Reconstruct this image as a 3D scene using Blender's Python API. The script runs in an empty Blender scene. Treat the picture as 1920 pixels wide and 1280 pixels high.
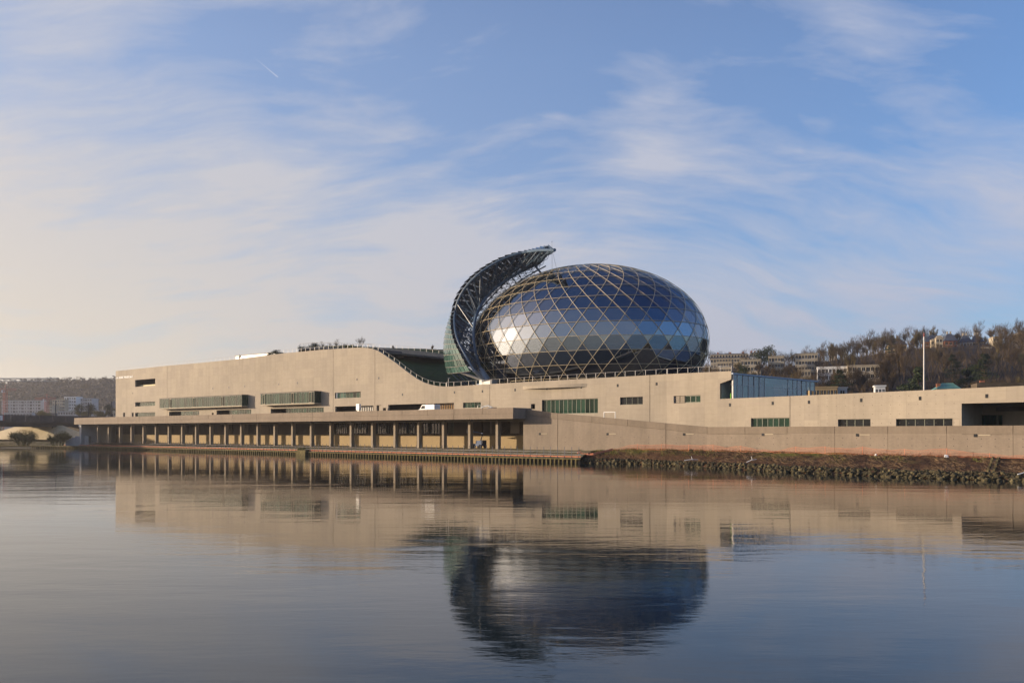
import bpy, bmesh, math, random
from math import radians, sin, cos, pi, sqrt, atan2
from mathutils import Vector, Matrix, noise
from mathutils.geometry import tessellate_polygon
random.seed(7)
sc = bpy.context.scene
COL = sc.collection
# ------------------------------------------------------------------ camera
HC = 5.5            # eye height over the river
FPX = 1600.0        # focal length in photograph pixels (30 mm lens)
HOR = 810.0         # horizon row in the photograph
cam_d = bpy.data.cameras.new('camera')
cam = bpy.data.objects.new('camera', cam_d); COL.objects.link(cam); sc.camera = cam
cam.location = (0, 0, HC); cam.rotation_euler = (radians(90), 0, 0)
cam_d.lens = 30.0; cam_d.sensor_width = 36.0; cam_d.shift_y = (HOR-640)/1920.0
cam_d.clip_start = 0.5; cam_d.clip_end = 9000
# ------------------------------------------------------------------ light
SUN_DIR = Vector((0.993, -0.118, -0.142)).normalized()
SUN_EL = math.asin(-SUN_DIR.z); SUN_AZ = atan2(-SUN_DIR.x, -SUN_DIR.y)
sun_d = bpy.data.lights.new('sun', 'SUN'); sun_d.energy = 4.4; sun_d.angle = radians(0.5); sun_d.color = (1.0, 0.80, 0.58)
sun = bpy.data.objects.new('sun', sun_d); COL.objects.link(sun)
sun.rotation_euler = SUN_DIR.to_track_quat('-Z', 'Y').to_euler(); sun.location = (-200, 60, 80)
sc.view_settings.view_transform = 'Standard'; sc.view_settings.look = 'None'
sc.view_settings.exposure = 0.7; sc.view_settings.gamma = 1.0; sc.view_settings.use_curve_mapping = False
sc.render.engine = 'CYCLES'
sc.cycles.use_denoising = True
sc.cycles.max_bounces = 8; sc.cycles.diffuse_bounces = 2; sc.cycles.glossy_bounces = 4
sc.cycles.transparent_max_bounces = 12; sc.cycles.volume_bounces = 0
sc.cycles.caustics_reflective = False; sc.cycles.caustics_refractive = False
sc.cycles.sample_clamp_indirect = 6.0

class NT:
    """small helper to wire node trees"""
    def __init__(s, tree): s.t = tree; s.n = tree.nodes; s.l = tree.links
    def new(s, typ, **kw):
        nd = s.n.new(typ)
        for k, v in kw.items():
            if k == 'ins':
                for i, val in v.items():
                    if isinstance(val, bpy.types.NodeSocket): s.l.new(val, nd.inputs[i])
                    else: nd.inputs[i].default_value = val
            else: setattr(nd, k, v)
        return nd
    def math(s, op, a, b=0.0, c=None, clamp=False):
        ins = {0: a, 1: b}
        if c is not None: ins[2] = c
        return s.new('ShaderNodeMath', operation=op, use_clamp=clamp, ins=ins).outputs[0]
    def mix(s, f, a, b, typ='MIX'):
        nd = s.new('ShaderNodeMix', data_type='RGBA', blend_type=typ)
        for k, v in (('Factor', f), ('A', a), ('B', b)):
            sock = [i for i in nd.inputs if i.name == k and i.enabled][0]
            if isinstance(v, bpy.types.NodeSocket): s.l.new(v, sock)
            else: sock.default_value = v
        return [o for o in nd.outputs if o.enabled][0]
    def ramp(s, f, stops):
        nd = s.new('ShaderNodeValToRGB', ins={0: f}); cr = nd.color_ramp
        while len(cr.elements) < len(stops): cr.elements.new(0.5)
        for e, (p, c) in zip(cr.elements, stops):
            e.position = p; e.color = c if isinstance(c, (tuple, list)) else (c, c, c, 1)
        return nd.outputs[0]
    def noise(s, vec, scale, detail=4, rough=0.5, dist=0.0):
        return s.new('ShaderNodeTexNoise', ins={'Vector': vec, 'Scale': scale, 'Detail': detail, 'Roughness': rough, 'Distortion': dist}).outputs[0]
    def mapping(s, vec, scale=(1, 1, 1), rot=(0, 0, 0), loc=(0, 0, 0)):
        return s.new('ShaderNodeMapping', ins={'Vector': vec, 'Scale': scale, 'Rotation': rot, 'Location': loc}).outputs[0]

world = bpy.data.worlds.new("World"); sc.world = world; world.use_nodes = True
wt = world.node_tree; wt.nodes.clear(); W = NT(wt)
wout = W.new('ShaderNodeOutputWorld'); wbg = W.new('ShaderNodeBackground')
wt.links.new(wbg.outputs[0], wout.inputs[0])
sky = W.new('ShaderNodeTexSky', sky_type='NISHITA', sun_disc=False, sun_elevation=SUN_EL, sun_rotation=SUN_AZ, altitude=50, air_density=1.0, dust_density=0.5, ozone_density=4.0)
tc = W.new('ShaderNodeTexCoord').outputs['Generated']
sep = W.new('ShaderNodeSeparateXYZ', ins={0: tc})
sx, sy, sz = sep.outputs[0], sep.outputs[1], sep.outputs[2]
zc_ = W.math('MAXIMUM', sz, 0.0)
den = W.math('ADD', zc_, 0.36)
pv = W.new('ShaderNodeCombineXYZ', ins={0: W.math('DIVIDE', sx, den), 1: W.math('DIVIDE', sy, den), 2: 0.0}).outputs[0]
# cirrus veil: streaks in a plane overhead
inv = W.math('SUBTRACT', 1.0, zc_, clamp=True)
warp = W.new('ShaderNodeCombineXYZ', ins={0: W.noise(W.mapping(pv, (0.8, 0.8, 1)), 1.0, 3), 1: W.noise(W.mapping(pv, (0.8, 0.8, 1), loc=(7, 3, 0)), 1.0, 3), 2: 0.0}).outputs[0]
pv2 = W.new('ShaderNodeVectorMath', operation='ADD', ins={0: pv, 1: W.new('ShaderNodeVectorMath', operation='SCALE', ins={0: warp, 3: 0.75}).outputs[0]}).outputs[0]
n0 = W.noise(W.mapping(pv2, (0.8, 1.1, 1), (0, 0, radians(-20)), (1.7, 0.6, 0)), 1.0, 4, 0.5)
n1 = W.noise(W.mapping(pv2, (1.9, 3.4, 1), (0, 0, radians(-25)), (3.1, 1.4, 0)), 1.0, 11, 0.60, 0.1)
n2 = W.noise(W.mapping(pv2, (3.2, 11.0, 1), (0, 0, radians(-38)), (0.4, 2.2, 0)), 1.0, 9, 0.62, 0.1)
nn = W.math('ADD', W.math('ADD', W.math('MULTIPLY', n1, 0.45), W.math('MULTIPLY', n2, 0.33)), W.math('MULTIPLY', n0, 0.22))
left = W.math('MULTIPLY_ADD', sx, -0.85, 0.42, clamp=True)         # grows towards the sun's side
low = W.math('POWER', inv, 4.0)
bias = W.math('ADD', W.math('MULTIPLY', left, 0.03), W.math('MULTIPLY', low, 0.07))
az_ = W.math('ARCTAN2', sx, sy)
def bank_of(px, py, wa, we, ang, k):
    """a denser or thinner region of the veil round one bearing and height"""
    d0 = Vector(((px-960)/FPX, 1, (HOR-py)/FPX)).normalized(); a0 = atan2(d0.x, d0.y)
    da, de = W.math('SUBTRACT', az_, a0), W.math('SUBTRACT', sz, d0.z)
    c_, s_ = cos(ang), sin(ang)
    p_ = W.math('DIVIDE', W.math('ADD', W.math('MULTIPLY', da, c_), W.math('MULTIPLY', de, s_)), wa)
    q_ = W.math('DIVIDE', W.math('SUBTRACT', W.math('MULTIPLY', de, c_), W.math('MULTIPLY', da, s_)), we)
    r2 = W.math('ADD', W.math('MULTIPLY', p_, p_), W.math('MULTIPLY', q_, q_))
    return W.math('MULTIPLY', W.math('EXPONENT', W.math('MULTIPLY', r2, -1.0)), k)
for q_ in ((250, 480, .42, .12, -.25, .085), (1230, 230, .05, .12, -.35, .08), (1740, 190, .24, .055, -.75, .08), (800, 400, .25, .06, -.35, .06), (430, 230, .06, .06, 0, .05), (1500, 560, .25, .05, 0, .045),
           (520, 90, .32, .10, .1, -.075), (950, 60, .16, .12, 0, -.06), (1500, 380, .20, .07, -.2, -.075), (1880, 60, .14, .12, 0, -.09), (1450, 90, .09, .1, 0, -.05), (1250, 440, .12, .04, 0, -.02), (640, 300, .09, .05, -.3, -.06)):
    bias = W.math('ADD', bias, bank_of(*q_))
mask = W.ramp(W.math('ADD', nn, bias), [(0.45, 0.15), (0.525, 0.49), (0.615, 0.94)])
sdot = W.math('MAXIMUM', W.new('ShaderNodeVectorMath', operation='DOT_PRODUCT', ins={0: tc, 1: tuple(-SUN_DIR)}).outputs['Value'], 0.0)
glow = W.math('MULTIPLY', W.math('POWER', left, 1.3), W.math('POWER', inv, 3.0), clamp=True)
ccol = W.mix(W.math('MULTIPLY', glow, 1.5, clamp=True), (3.2, 3.42, 4.2, 1), (4.35, 4.0, 3.55, 1))
base = W.mix(W.math('MULTIPLY', left, 0.55), W.mix(1.0, sky.outputs[0], (1.22, 1.48, 1.70, 1), 'MULTIPLY'), (1.8, 2.4, 3.6, 1))
clear_ = W.math('MULTIPLY', W.math('SUBTRACT', 1.0, W.ramp(sz, [(0.45, 0.0), (0.72, 0.85)])), W.math('SUBTRACT', 1.0, W.math('MULTIPLY', W.ramp(W.math('MULTIPLY', sy, -1.0), [(0.0, 0.0), (0.35, 1.0)]), W.math('SUBTRACT', 0.75, W.math('MULTIPLY', left, 0.7)))))
mask = W.math('MULTIPLY', mask, clear_, clamp=True)
base = W.mix(1.0, base, W.ramp(sz, [(0.40, (1, 1, 1, 1)), (0.85, (0.22, 0.42, 0.62, 1))]), 'MULTIPLY')
allsky = W.mix(mask, base, ccol)
# thin horizon veil that turns cream towards the sun
veil = W.math('MULTIPLY', W.math('POWER', inv, 5.5), W.math('MULTIPLY_ADD', left, 0.45, 0.52), clamp=True)
allsky = W.mix(veil, allsky, W.mix(W.math('MULTIPLY', W.math('POWER', left, 1.5), 1.6, clamp=True), (2.55, 2.7, 3.45, 1), (4.5, 3.95, 3.2, 1)))
# aureole of the low sun in the thin cloud
aur = W.math('ADD', W.math('MULTIPLY', W.math('POWER', sdot, 11.0), 5.5), W.math('MULTIPLY', W.math('POWER', sdot, 60.0), 3.5))
allsky = W.mix(1.0, allsky, W.mix(1.0, W.new('ShaderNodeCombineXYZ', ins={0: aur, 1: aur, 2: aur}).outputs[0], (4.3, 3.0, 2.0, 1), 'MULTIPLY'), 'ADD')
# short contrail high on the left
ca = Vector(((474-960)/FPX, 1, (HOR-106)/FPX)).normalized(); cb_ = Vector(((521-960)/FPX, 1, (HOR-145)/FPX)).normalized()
cn = ca.cross(cb_).normalized(); cdv = (cb_-ca).normalized(); seglen = (cb_-ca).length
dn = W.new('ShaderNodeVectorMath', operation='DOT_PRODUCT', ins={0: tc, 1: tuple(cn)}).outputs['Value']
ds = W.math('DIVIDE', W.math('SUBTRACT', W.new('ShaderNodeVectorMath', operation='DOT_PRODUCT', ins={0: tc, 1: tuple(cdv)}).outputs['Value'], ca.dot(cdv)), seglen)
cw = W.math('SUBTRACT', 1.0, W.math('DIVIDE', W.math('ABSOLUTE', dn), 0.0009), clamp=True)
cl = W.math('MULTIPLY', W.math('MULTIPLY', ds, 1.0, clamp=True), W.math('LESS_THAN', ds, 1.0))
cf = W.math('MULTIPLY', W.math('MULTIPLY', cw, cl), W.math('GREATER_THAN', sy, 0.0))
allsky = W.mix(W.math('MULTIPLY', cf, 0.75), allsky, (4.0, 4.1, 4.7, 1))
wt.links.new(allsky, wbg.inputs[0]); wbg.inputs[1].default_value = 0.1

# ------------------------------------------------------------------ mesh helpers
def tag(o, label=None, cat=None, group=None, kind=None):
    if label: o['label'] = label
    if cat: o['category'] = cat
    if group: o['group'] = group
    if kind: o['kind'] = kind
    return o
class MB:
    def __init__(s): s.v = []; s.f = []
    def face(s, pts):
        b = len(s.v); s.v += [tuple(p) for p in pts]; s.f.append(tuple(range(b, b+len(pts))))
    def hexa(s, p):      # 8 corners: bottom 4 then top 4
        b = len(s.v); s.v += [tuple(q) for q in p]
        for q in ((3, 2, 1, 0), (4, 5, 6, 7), (0, 1, 5, 4), (1, 2, 6, 5), (2, 3, 7, 6), (3, 0, 4, 7)): s.f.append(tuple(b+i for i in q))
    def box(s, c, sx_, sy_, sz_, rz=0.0):
        x = Vector((cos(rz), sin(rz), 0)); y = Vector((-sin(rz), cos(rz), 0)); c = Vector(c); P = []
        for z in (-sz_/2, sz_/2):
            for a, b_ in ((-1, -1), (1, -1), (1, 1), (-1, 1)): P.append(c+x*a*sx_/2+y*b_*sy_/2+Vector((0, 0, z)))
        s.hexa(P)
    def tube(s, pts, r, n=6, r2=None):
        pts = [Vector(p) for p in pts]; N = len(pts); base = len(s.v)
        up = Vector((0, 0, 1))
        for i, p in enumerate(pts):
            d = (pts[min(i+1, N-1)]-pts[max(i-1, 0)])
            if d.length < 1e-9: d = Vector((0, 0, 1))
            d.normalize()
            a = d.cross(up)
            if a.length < 0.05: a = d.cross(Vector((1, 0, 0)))
            a.normalize(); b = d.cross(a)
            rr = r if r2 is None else r+(r2-r)*i/max(1, N-1)
            for k in range(n):
                t = 2*pi*k/n; s.v.append(tuple(p+a*cos(t)*rr+b*sin(t)*rr))
        for i in range(N-1):
            for k in range(n):
                k2 = (k+1) % n; s.f.append((base+i*n+k, base+i*n+k2, base+(i+1)*n+k2, base+(i+1)*n+k))
        s.f.append(tuple(base+k for k in range(n))[::-1]); s.f.append(tuple(base+(N-1)*n+k for k in range(n)))
def mesh(name, mb, mat, smooth=False):
    me = bpy.data.meshes.new(name); me.from_pydata(mb.v, [], mb.f)
    for m_ in (mat if isinstance(mat, (list, tuple)) else [mat]): me.materials.append(m_)
    if smooth: me.polygons.foreach_set('use_smooth', [True]*len(me.polygons))
    return me
def link(name, me, parent=None, loc=None, rz=None, scale=None):
    o = bpy.data.objects.new(name, me); COL.objects.link(o)
    if loc is not None: o.location = loc
    if rz is not None: o.rotation_euler = (0, 0, rz)
    if scale is not None: o.scale = scale
    if parent is not None: attach(o, parent)
    return o
ORG = {}
def attach(o, parent):
    o.parent = parent
    L = ORG.get(parent.name)
    if L is not None: o.matrix_parent_inverse = Matrix.Translation(-L)
    elif parent.parent is not None and parent.matrix_parent_inverse:
        o.matrix_parent_inverse = Matrix.Translation(-parent.location) if parent.location.length > 0 else Matrix.Identity(4)
def obj(name, mb, mat, parent=None, smooth=False, kind=None, label=None):
    o = link(name, mesh(name, mb, mat, smooth), parent)
    if kind: o['kind'] = kind
    if label: o['label'] = label
    return o
def thing(name, loc, label, cat, group=None):
    o = bpy.data.objects.new(name, None); COL.objects.link(o); o.location = loc; o.empty_display_size = 0.5
    ORG[o.name] = Vector(loc); tag(o, label, cat, group); return o
def copy_tree(root, loc, rz=0, sca=(1, 1, 1), label=None, group=None):
    r = root.copy(); COL.objects.link(r); r.location = loc; r.rotation_euler = (0, 0, rz); r.scale = sca
    if label: r['label'] = label
    if group: r['group'] = group
    for ch in root.children:
        c = ch.copy(); COL.objects.link(c); c.parent = r
        for g in ch.children:
            d = g.copy(); COL.objects.link(d); d.parent = c
    return r
# ---- photograph measurement -> place
def P(px, py, Y): return Vector(((px-960)/FPX*Y, Y, HC+(HOR-py)/FPX*Y))
class Line:
    """a vertical plane standing on a straight plan line"""
    def __init__(s, p, d):
        s.p = Vector((p[0], p[1], 0)); s.d = Vector((d[0], d[1], 0)).normalized()
        s.n = Vector((s.d.y, -s.d.x, 0))           # outward, towards the river
    def off(s, o): return Line(s.p-s.n*o, s.d)     # o > 0: further inland
    def t(s, px):
        k = (px-960)/FPX; return (k*s.p.y-s.p.x)/(s.d.x-k*s.d.y)
    def Y(s, px): return s.p.y+s.d.y*s.t(px)
    def z(s, px, py): return HC+(HOR-py)/FPX*s.Y(px)
    def at(s, t, z=0.0, o=0.0): q = s.p+s.d*t-s.n*o; return Vector((q.x, q.y, z))
    def tz(s, px, py): return (s.t(px), s.z(px, py))
def plate(mb, L, outer, holes=(), o0=0.0, o1=0.6):
    """a slab of wall in plane L, holes cut through, with its reveals"""
    loops = [outer]+list(holes)
    flat = [q for lp in loops for q in lp]
    tris = tessellate_polygon([[Vector((a, b, 0)) for a, b in lp] for lp in loops])
    for o, flip in ((o0, False), (o1, True)):
        b = len(mb.v); mb.v += [tuple(L.at(a, z, o)) for a, z in flat]
        for tr in tris:
            a_, b_, c_ = [flat[i] for i in tr]
            area = (b_[0]-a_[0])*(c_[1]-a_[1])-(b_[1]-a_[1])*(c_[0]-a_[0])
            if abs(area) < 1e-7: continue
            q = tr if (area > 0) != flip else tr[::-1]
            mb.f.append(tuple(b+i for i in q))
    for lp in loops:
        for i in range(len(lp)):
            a, c = lp[i], lp[(i+1) % len(lp)]
            mb.face([L.at(a[0], a[1], o0), L.at(c[0], c[1], o0), L.at(c[0], c[1], o1), L.at(a[0], a[1], o1)])
def rect(t0, t1, z0, z1): return [(t0, z0), (t1, z0), (t1, z1), (t0, z1)]
def slab(mb, L, t0, t1, z0, z1, o0, o1):
    mb.hexa([L.at(t0, z0, o0), L.at(t1, z0, o0), L.at(t1, z0, o1), L.at(t0, z0, o1), L.at(t0, z1, o0), L.at(t1, z1, o0), L.at(t1, z1, o1), L.at(t0, z1, o1)])
def lerp(a, b, k): return a+(b-a)*k
def table(pts, x):
    if x <= pts[0][0]: return pts[0][1]
    for (a, va), (b, vb) in zip(pts, pts[1:]):
        if x <= b: return va+(vb-va)*(x-a)/(b-a)
    return pts[-1][1]

# ------------------------------------------------------------------ materials
MATS = {}
def principled(name, col, rough=0.6, metal=0.0, spec=0.5):
    m = bpy.data.materials.new(name); m.use_nodes = True
    b = m.node_tree.nodes['Principled BSDF']
    b.inputs['Base Color'].default_value = (*col, 1); b.inputs['Roughness'].default_value = rough
    b.inputs['Metallic'].default_value = metal; b.inputs['Specular IOR Level'].default_value = spec
    MATS[name] = m; return m, b, NT(m.node_tree)
def rgba(c, k=1.0): return (c[0]*k, c[1]*k, c[2]*k, 1)
def concrete(name, col, var=0.18, scale=0.35, streak=0.5, board=0.0, rough=0.85, bump=0.25):
    m, b, T = principled(name, col, rough, spec=0.25)
    pos = T.new('ShaderNodeNewGeometry').outputs['Position']
    big = T.noise(T.mapping(pos, (1, 1, 0.6)), scale*0.35, 5, 0.6)
    mid = T.noise(T.mapping(pos, (1, 1, 2.2)), scale*2.5, 6, 0.65)
    st = T.noise(T.mapping(pos, (1, 1, 0.06)), 1.6, 5, 0.6)
    fine = T.noise(pos, 9.0, 4, 0.7)
    f = T.math('ADD', T.math('MULTIPLY', big, 0.45), T.math('MULTIPLY', mid, 0.3))
    f = T.math('ADD', f, T.math('MULTIPLY', st, 0.25*streak*2))
    f = T.math('ADD', f, T.math('MULTIPLY', fine, 0.12))
    c = T.mix(T.ramp(f, [(0.38, 0.0), (0.75, 1.0)]), rgba(col, 1-var), rgba(col, 1+var*0.7))
    if board:
        z = T.new('ShaderNodeSeparateXYZ', ins={0: pos}).outputs[2]
        uu = T.new('ShaderNodeVectorMath', operation='DOT_PRODUCT', ins={0: pos, 1: (0.75, -0.66, 0.0)}).outputs['Value']
        cell = T.new('ShaderNodeCombineXYZ', ins={0: T.math('FLOOR', T.math('DIVIDE', uu, 2.7)), 1: T.math('FLOOR', T.math('DIVIDE', z, board*2)), 2: 0.0}).outputs[0]
        wn = T.new('ShaderNodeTexWhiteNoise', ins={0: cell}).outputs[0]
        c = T.mix(1.0, c, T.ramp(wn, [(0.0, (0.93, 0.93, 0.94, 1)), (1.0, (1.05, 1.045, 1.03, 1))]), 'MULTIPLY')
        vl = T.math('LESS_THAN', T.math('FRACT', T.math('DIVIDE', uu, 2.7)), 0.025)
        c = T.mix(T.math('MULTIPLY', vl, 0.2), c, rgba(col, 0.55))
        drip = T.ramp(T.math('MULTIPLY', T.noise(T.mapping(pos, (1, 1, 0.03)), 0.9, 6, 0.7), T.noise(T.mapping(pos, (1, 1, 1)), 0.08, 3, 0.5)), [(0.26, 0.0), (0.40, 0.30)])
        c = T.mix(drip, c, rgba((col[0]*.62, col[1]*.62, col[2]*.60)))
        fr = T.math('FRACT', T.math('DIVIDE', z, board))
        ln = T.math('LESS_THAN', fr, 0.05)
        c = T.mix(T.math('MULTIPLY', ln, 0.22), c, rgba(col, 0.6))
    T.l.new(c, b.inputs['Base Color'])
    bp = T.new('ShaderNodeBump', ins={'Strength': bump, 'Distance': 0.05, 'Height': T.math('ADD', mid, fine)})
    T.l.new(bp.outputs[0], b.inputs['Normal'])
    return m
def noisy(name, c1, c2, scale=1.0, detail=6, rough=0.9, bump=0.4, stretch=(1, 1, 1), objvar=0.0, lo=0.35, hi=0.65, spec=0.2, metal=0.0):
    m, b, T = principled(name, c1, rough, metal, spec)
    pos = T.new('ShaderNodeNewGeometry').outputs['Position']
    n = T.noise(T.mapping(pos, stretch), scale, detail, 0.62)
    c = T.mix(T.ramp(n, [(lo, 0.0), (hi, 1.0)]), rgba(c1), rgba(c2))
    if objvar:
        r = T.new('ShaderNodeObjectInfo').outputs['Random']
        c = T.mix(1.0, c, T.ramp(r, [(0.0, (1-objvar, 1-objvar, 1-objvar, 1)), (0.5, (1, 1-objvar*0.1, 1-objvar*0.3, 1)), (1.0, (1+objvar, 1+objvar*0.9, 1+objvar*0.6, 1))]), 'MULTIPLY')
    T.l.new(c, b.inputs['Base Color'])
    if bump:
        bp = T.new('ShaderNodeBump', ins={'Strength': bump, 'Distance': 0.08, 'Height': n})
        T.l.new(bp.outputs[0], b.inputs['Normal'])
    return m
M_fac = concrete('pale_concrete', (0.385, 0.333, 0.262), 0.20, 0.3, 0.35, 1.25, bump=0.12)
M_fas = concrete('weathered_concrete', (0.235, 0.188, 0.142), 0.30, 0.9, 0.6, 0, bump=0.3)
M_ret = concrete('grey_concrete', (0.25, 0.205, 0.158), 0.30, 0.8, 0.5, 0, bump=0.35)
M_ret2 = concrete('grey_coping_concrete', (0.212, 0.172, 0.13), 0.28, 0.8, 0.6, 0, bump=0.3)
M_col = concrete('column_concrete', (0.31, 0.258, 0.195), 0.2, 1.2, 0.5, 0, bump=0.2)
M_back = concrete('ochre_concrete', (0.40, 0.30, 0.165), 0.18, 1.0, 0.4, 0, bump=0.2)
M_rev = concrete('revetment_concrete', (0.50, 0.42, 0.27), 0.25, 0.8, 0.5, 0, bump=0.4)
M_dark = noisy('dark_interior', (0.018, 0.018, 0.022), (0.04, 0.038, 0.04), 0.5, bump=0)
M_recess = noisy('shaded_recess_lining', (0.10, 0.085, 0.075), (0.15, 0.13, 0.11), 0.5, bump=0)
M_deck = noisy('deck_paving', (0.10, 0.09, 0.08), (0.15, 0.135, 0.115), 1.2)
M_steel = noisy('blue_grey_steel', (0.022, 0.050, 0.085), (0.040, 0.078, 0.125), 0.8, rough=0.45, bump=0, spec=0.5)
M_chord = noisy('blue_steel_tube', (0.045, 0.085, 0.14), (0.065, 0.115, 0.18), 0.8, rough=0.45, bump=0, spec=0.5)
M_foot = noisy('pale_blue_steel', (0.20, 0.25, 0.32), (0.30, 0.35, 0.42), 0.8, rough=0.45, bump=0, spec=0.5)
M_alu = noisy('light_metal', (0.42, 0.41, 0.39), (0.52, 0.50, 0.47), 2, rough=0.5, bump=0, metal=0.2, spec=0.4)
M_mul = noisy('grey_green_mullion', (0.15, 0.16, 0.125), (0.20, 0.21, 0.165), 2, rough=0.5, bump=0)
M_white = noisy('white_paint', (0.68, 0.68, 0.67), (0.76, 0.76, 0.74), 1, rough=0.45, bump=0, spec=0.5)
M_frame = noisy('pale_timber_frame', (0.52, 0.43, 0.27), (0.62, 0.51, 0.33), 0.4, rough=0.55, bump=0, spec=0.4)
M_earth = noisy('trodden_earth', (0.06, 0.045, 0.03), (0.12, 0.095, 0.065), 0.6, lo=0.3, hi=0.7)
M_soil = noisy('debris_soil', (0.055, 0.035, 0.022), (0.17, 0.105, 0.06), 2.2, detail=10, bump=1.0, lo=0.32, hi=0.68)
M_twig = noisy('dead_twigs', (0.06, 0.035, 0.02), (0.26, 0.18, 0.105), 1.6, bump=0)
M_grass = noisy('bank_grass', (0.07, 0.085, 0.02), (0.17, 0.16, 0.04), 1.3, bump=0.4)
M_rgrass = noisy('roof_lawn', (0.012, 0.036, 0.004), (0.026, 0.062, 0.009), 0.35, bump=0.6)
M_moss = noisy('mossy_timber', (0.06, 0.052, 0.02), (0.16, 0.13, 0.055), 1.5, bump=0.5)
M_rock = noisy('mossy_rock', (0.022, 0.020, 0.012), (0.125, 0.108, 0.062), 1.4, objvar=0.4, bump=0.6)
M_bark = noisy('winter_bark', (0.050, 0.036, 0.020), (0.105, 0.076, 0.042), 0.4, bump=0, objvar=0.35)
M_bark2 = noisy('olive_bark', (0.065, 0.050, 0.022), (0.12, 0.095, 0.04), 0.3, bump=0, objvar=0.3)
M_ever = noisy('evergreen_needles', (0.018, 0.030, 0.014), (0.045, 0.060, 0.025), 0.5, bump=0, objvar=0.3)
M_bushm = noisy('budding_bush', (0.09, 0.085, 0.02), (0.20, 0.17, 0.05), 0.6, bump=0)
M_hill = noisy('wooded_ground', (0.028, 0.020, 0.013), (0.055, 0.036, 0.022), 0.06, bump=0.6)
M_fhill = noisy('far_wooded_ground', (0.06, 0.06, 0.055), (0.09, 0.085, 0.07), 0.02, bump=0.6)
M_pale = noisy('pale_yellow_panel', (0.66, 0.60, 0.38), (0.74, 0.68, 0.45), 1, bump=0)
M_slate = noisy('slate_roof', (0.045, 0.055, 0.08), (0.08, 0.09, 0.115), 0.5)
M_cream = noisy('cream_render', (0.36, 0.31, 0.23), (0.44, 0.38, 0.28), 0.3, bump=0.1)
M_brick = noisy('red_brick', (0.22, 0.085, 0.05), (0.33, 0.14, 0.08), 1.2)
M_grey = noisy('grey_render', (0.32, 0.33, 0.35), (0.42, 0.43, 0.44), 0.3)
M_teal = noisy('teal_metal', (0.08, 0.20, 0.18), (0.13, 0.28, 0.24), 0.5, rough=0.5)
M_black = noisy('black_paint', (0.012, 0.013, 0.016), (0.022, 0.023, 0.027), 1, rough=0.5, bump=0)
M_blue = noisy('blue_machine_paint', (0.012, 0.045, 0.13), (0.02, 0.065, 0.17), 1, rough=0.5, bump=0, spec=0.3)
M_rubber = noisy('rubber', (0.02, 0.02, 0.02), (0.035, 0.035, 0.035), 1, bump=0)
M_orange = noisy('orange_board', (0.55, 0.20, 0.11), (0.65, 0.27, 0.16), 1, bump=0)
M_post = noisy('blue_grey_post', (0.10, 0.11, 0.14), (0.18, 0.18, 0.20), 1, bump=0)
M_red = noisy('red_crane_paint', (0.30, 0.09, 0.075), (0.36, 0.12, 0.10), 0.5, bump=0)
M_bridge = noisy('bridge_steel', (0.030, 0.034, 0.044), (0.055, 0.06, 0.07), 0.4, bump=0)
M_wood = noisy('timber_cladding', (0.35, 0.20, 0.08), (0.55, 0.34, 0.15), 1.5, stretch=(3, 3, 0.3), bump=0.2)
M_lime = noisy('lime_panel', (0.20, 0.60, 0.05), (0.25, 0.7, 0.08), 1, bump=0)
M_cork = noisy('auditorium_cladding', (0.05, 0.052, 0.035), (0.08, 0.082, 0.05), 0.6, bump=0)
M_slate2 = noisy('dark_parapet', (0.020, 0.028, 0.045), (0.034, 0.044, 0.065), 0.5, bump=0)

def glassy(name, ior=1.9, tint=(0.3, 0.36, 0.34), body=(0.02, 0.03, 0.03), trans=0.5, rough=0.02, wob=0.0, var=0.0, gcol=(1, 1, 1)):
    m = bpy.data.materials.new(name); m.use_nodes = True; t = m.node_tree; t.nodes.clear(); T = NT(t)
    out = T.new('ShaderNodeOutputMaterial')
    fr = T.new('ShaderNodeFresnel', ins={'IOR': ior})
    gl = T.new('ShaderNodeBsdfGlossy', ins={'Color': rgba(gcol), 'Roughness': rough})
    tr = T.new('ShaderNodeBsdfTransparent', ins={'Color': rgba(tint)})
    di = T.new('ShaderNodeBsdfDiffuse', ins={'Color': rgba(body)})
    if var:
        r = T.new('ShaderNodeObjectInfo').outputs['Random']
        T.l.new(T.mix(r, rgba(body, 1-var), rgba(body, 1+var)), di.inputs['Color'])
    if wob:
        pos = T.new('ShaderNodeNewGeometry').outputs['Position']
        bp = T.new('ShaderNodeBump', ins={'Strength': wob, 'Distance': 0.05, 'Height': T.noise(pos, 0.5, 2)})
        T.l.new(bp.outputs[0], gl.inputs['Normal'])
    m1 = T.new('ShaderNodeMixShader', ins={0: trans, 1: di.outputs[0], 2: tr.outputs[0]})
    m2 = T.new('ShaderNodeMixShader', ins={0: fr.outputs[0], 1: m1.outputs[0], 2: gl.outputs[0]})
    T.l.new(m2.outputs[0], out.inputs[0]); MATS[name] = m; return m
M_dome = glassy('dome_glass', 3.5, (0.22, 0.26, 0.22), (0.003, 0.005, 0.009), 0.45, 0.012, 0.08, gcol=(0.72, 0.84, 0.97))
M_win = glassy('green_glass', 1.22, (0.3, 0.5, 0.38), (0.022, 0.055, 0.036), 0.25, 0.05, 0.25, 0.6)
M_wing = glassy('pavilion_glass', 2.5, (0.22, 0.34, 0.46), (0.012, 0.03, 0.05), 0.7, 0.02, 0.10, gcol=(0.75, 0.88, 1.0))
M_pv = glassy('solar_cell_glass', 1.6, (0.2, 0.3, 0.28), (0.05, 0.10, 0.085), 0.0, 0.12, 0.1, 0.35)
M_dwin = glassy('dark_window_glass', 1.3, (0.3, 0.4, 0.4), (0.014, 0.017, 0.019), 0.1, 0.05, 0.2, 0.5)
m = bpy.data.materials.new('safety_net'); m.use_nodes = True; t = m.node_tree; t.nodes.clear(); T = NT(t)
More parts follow.
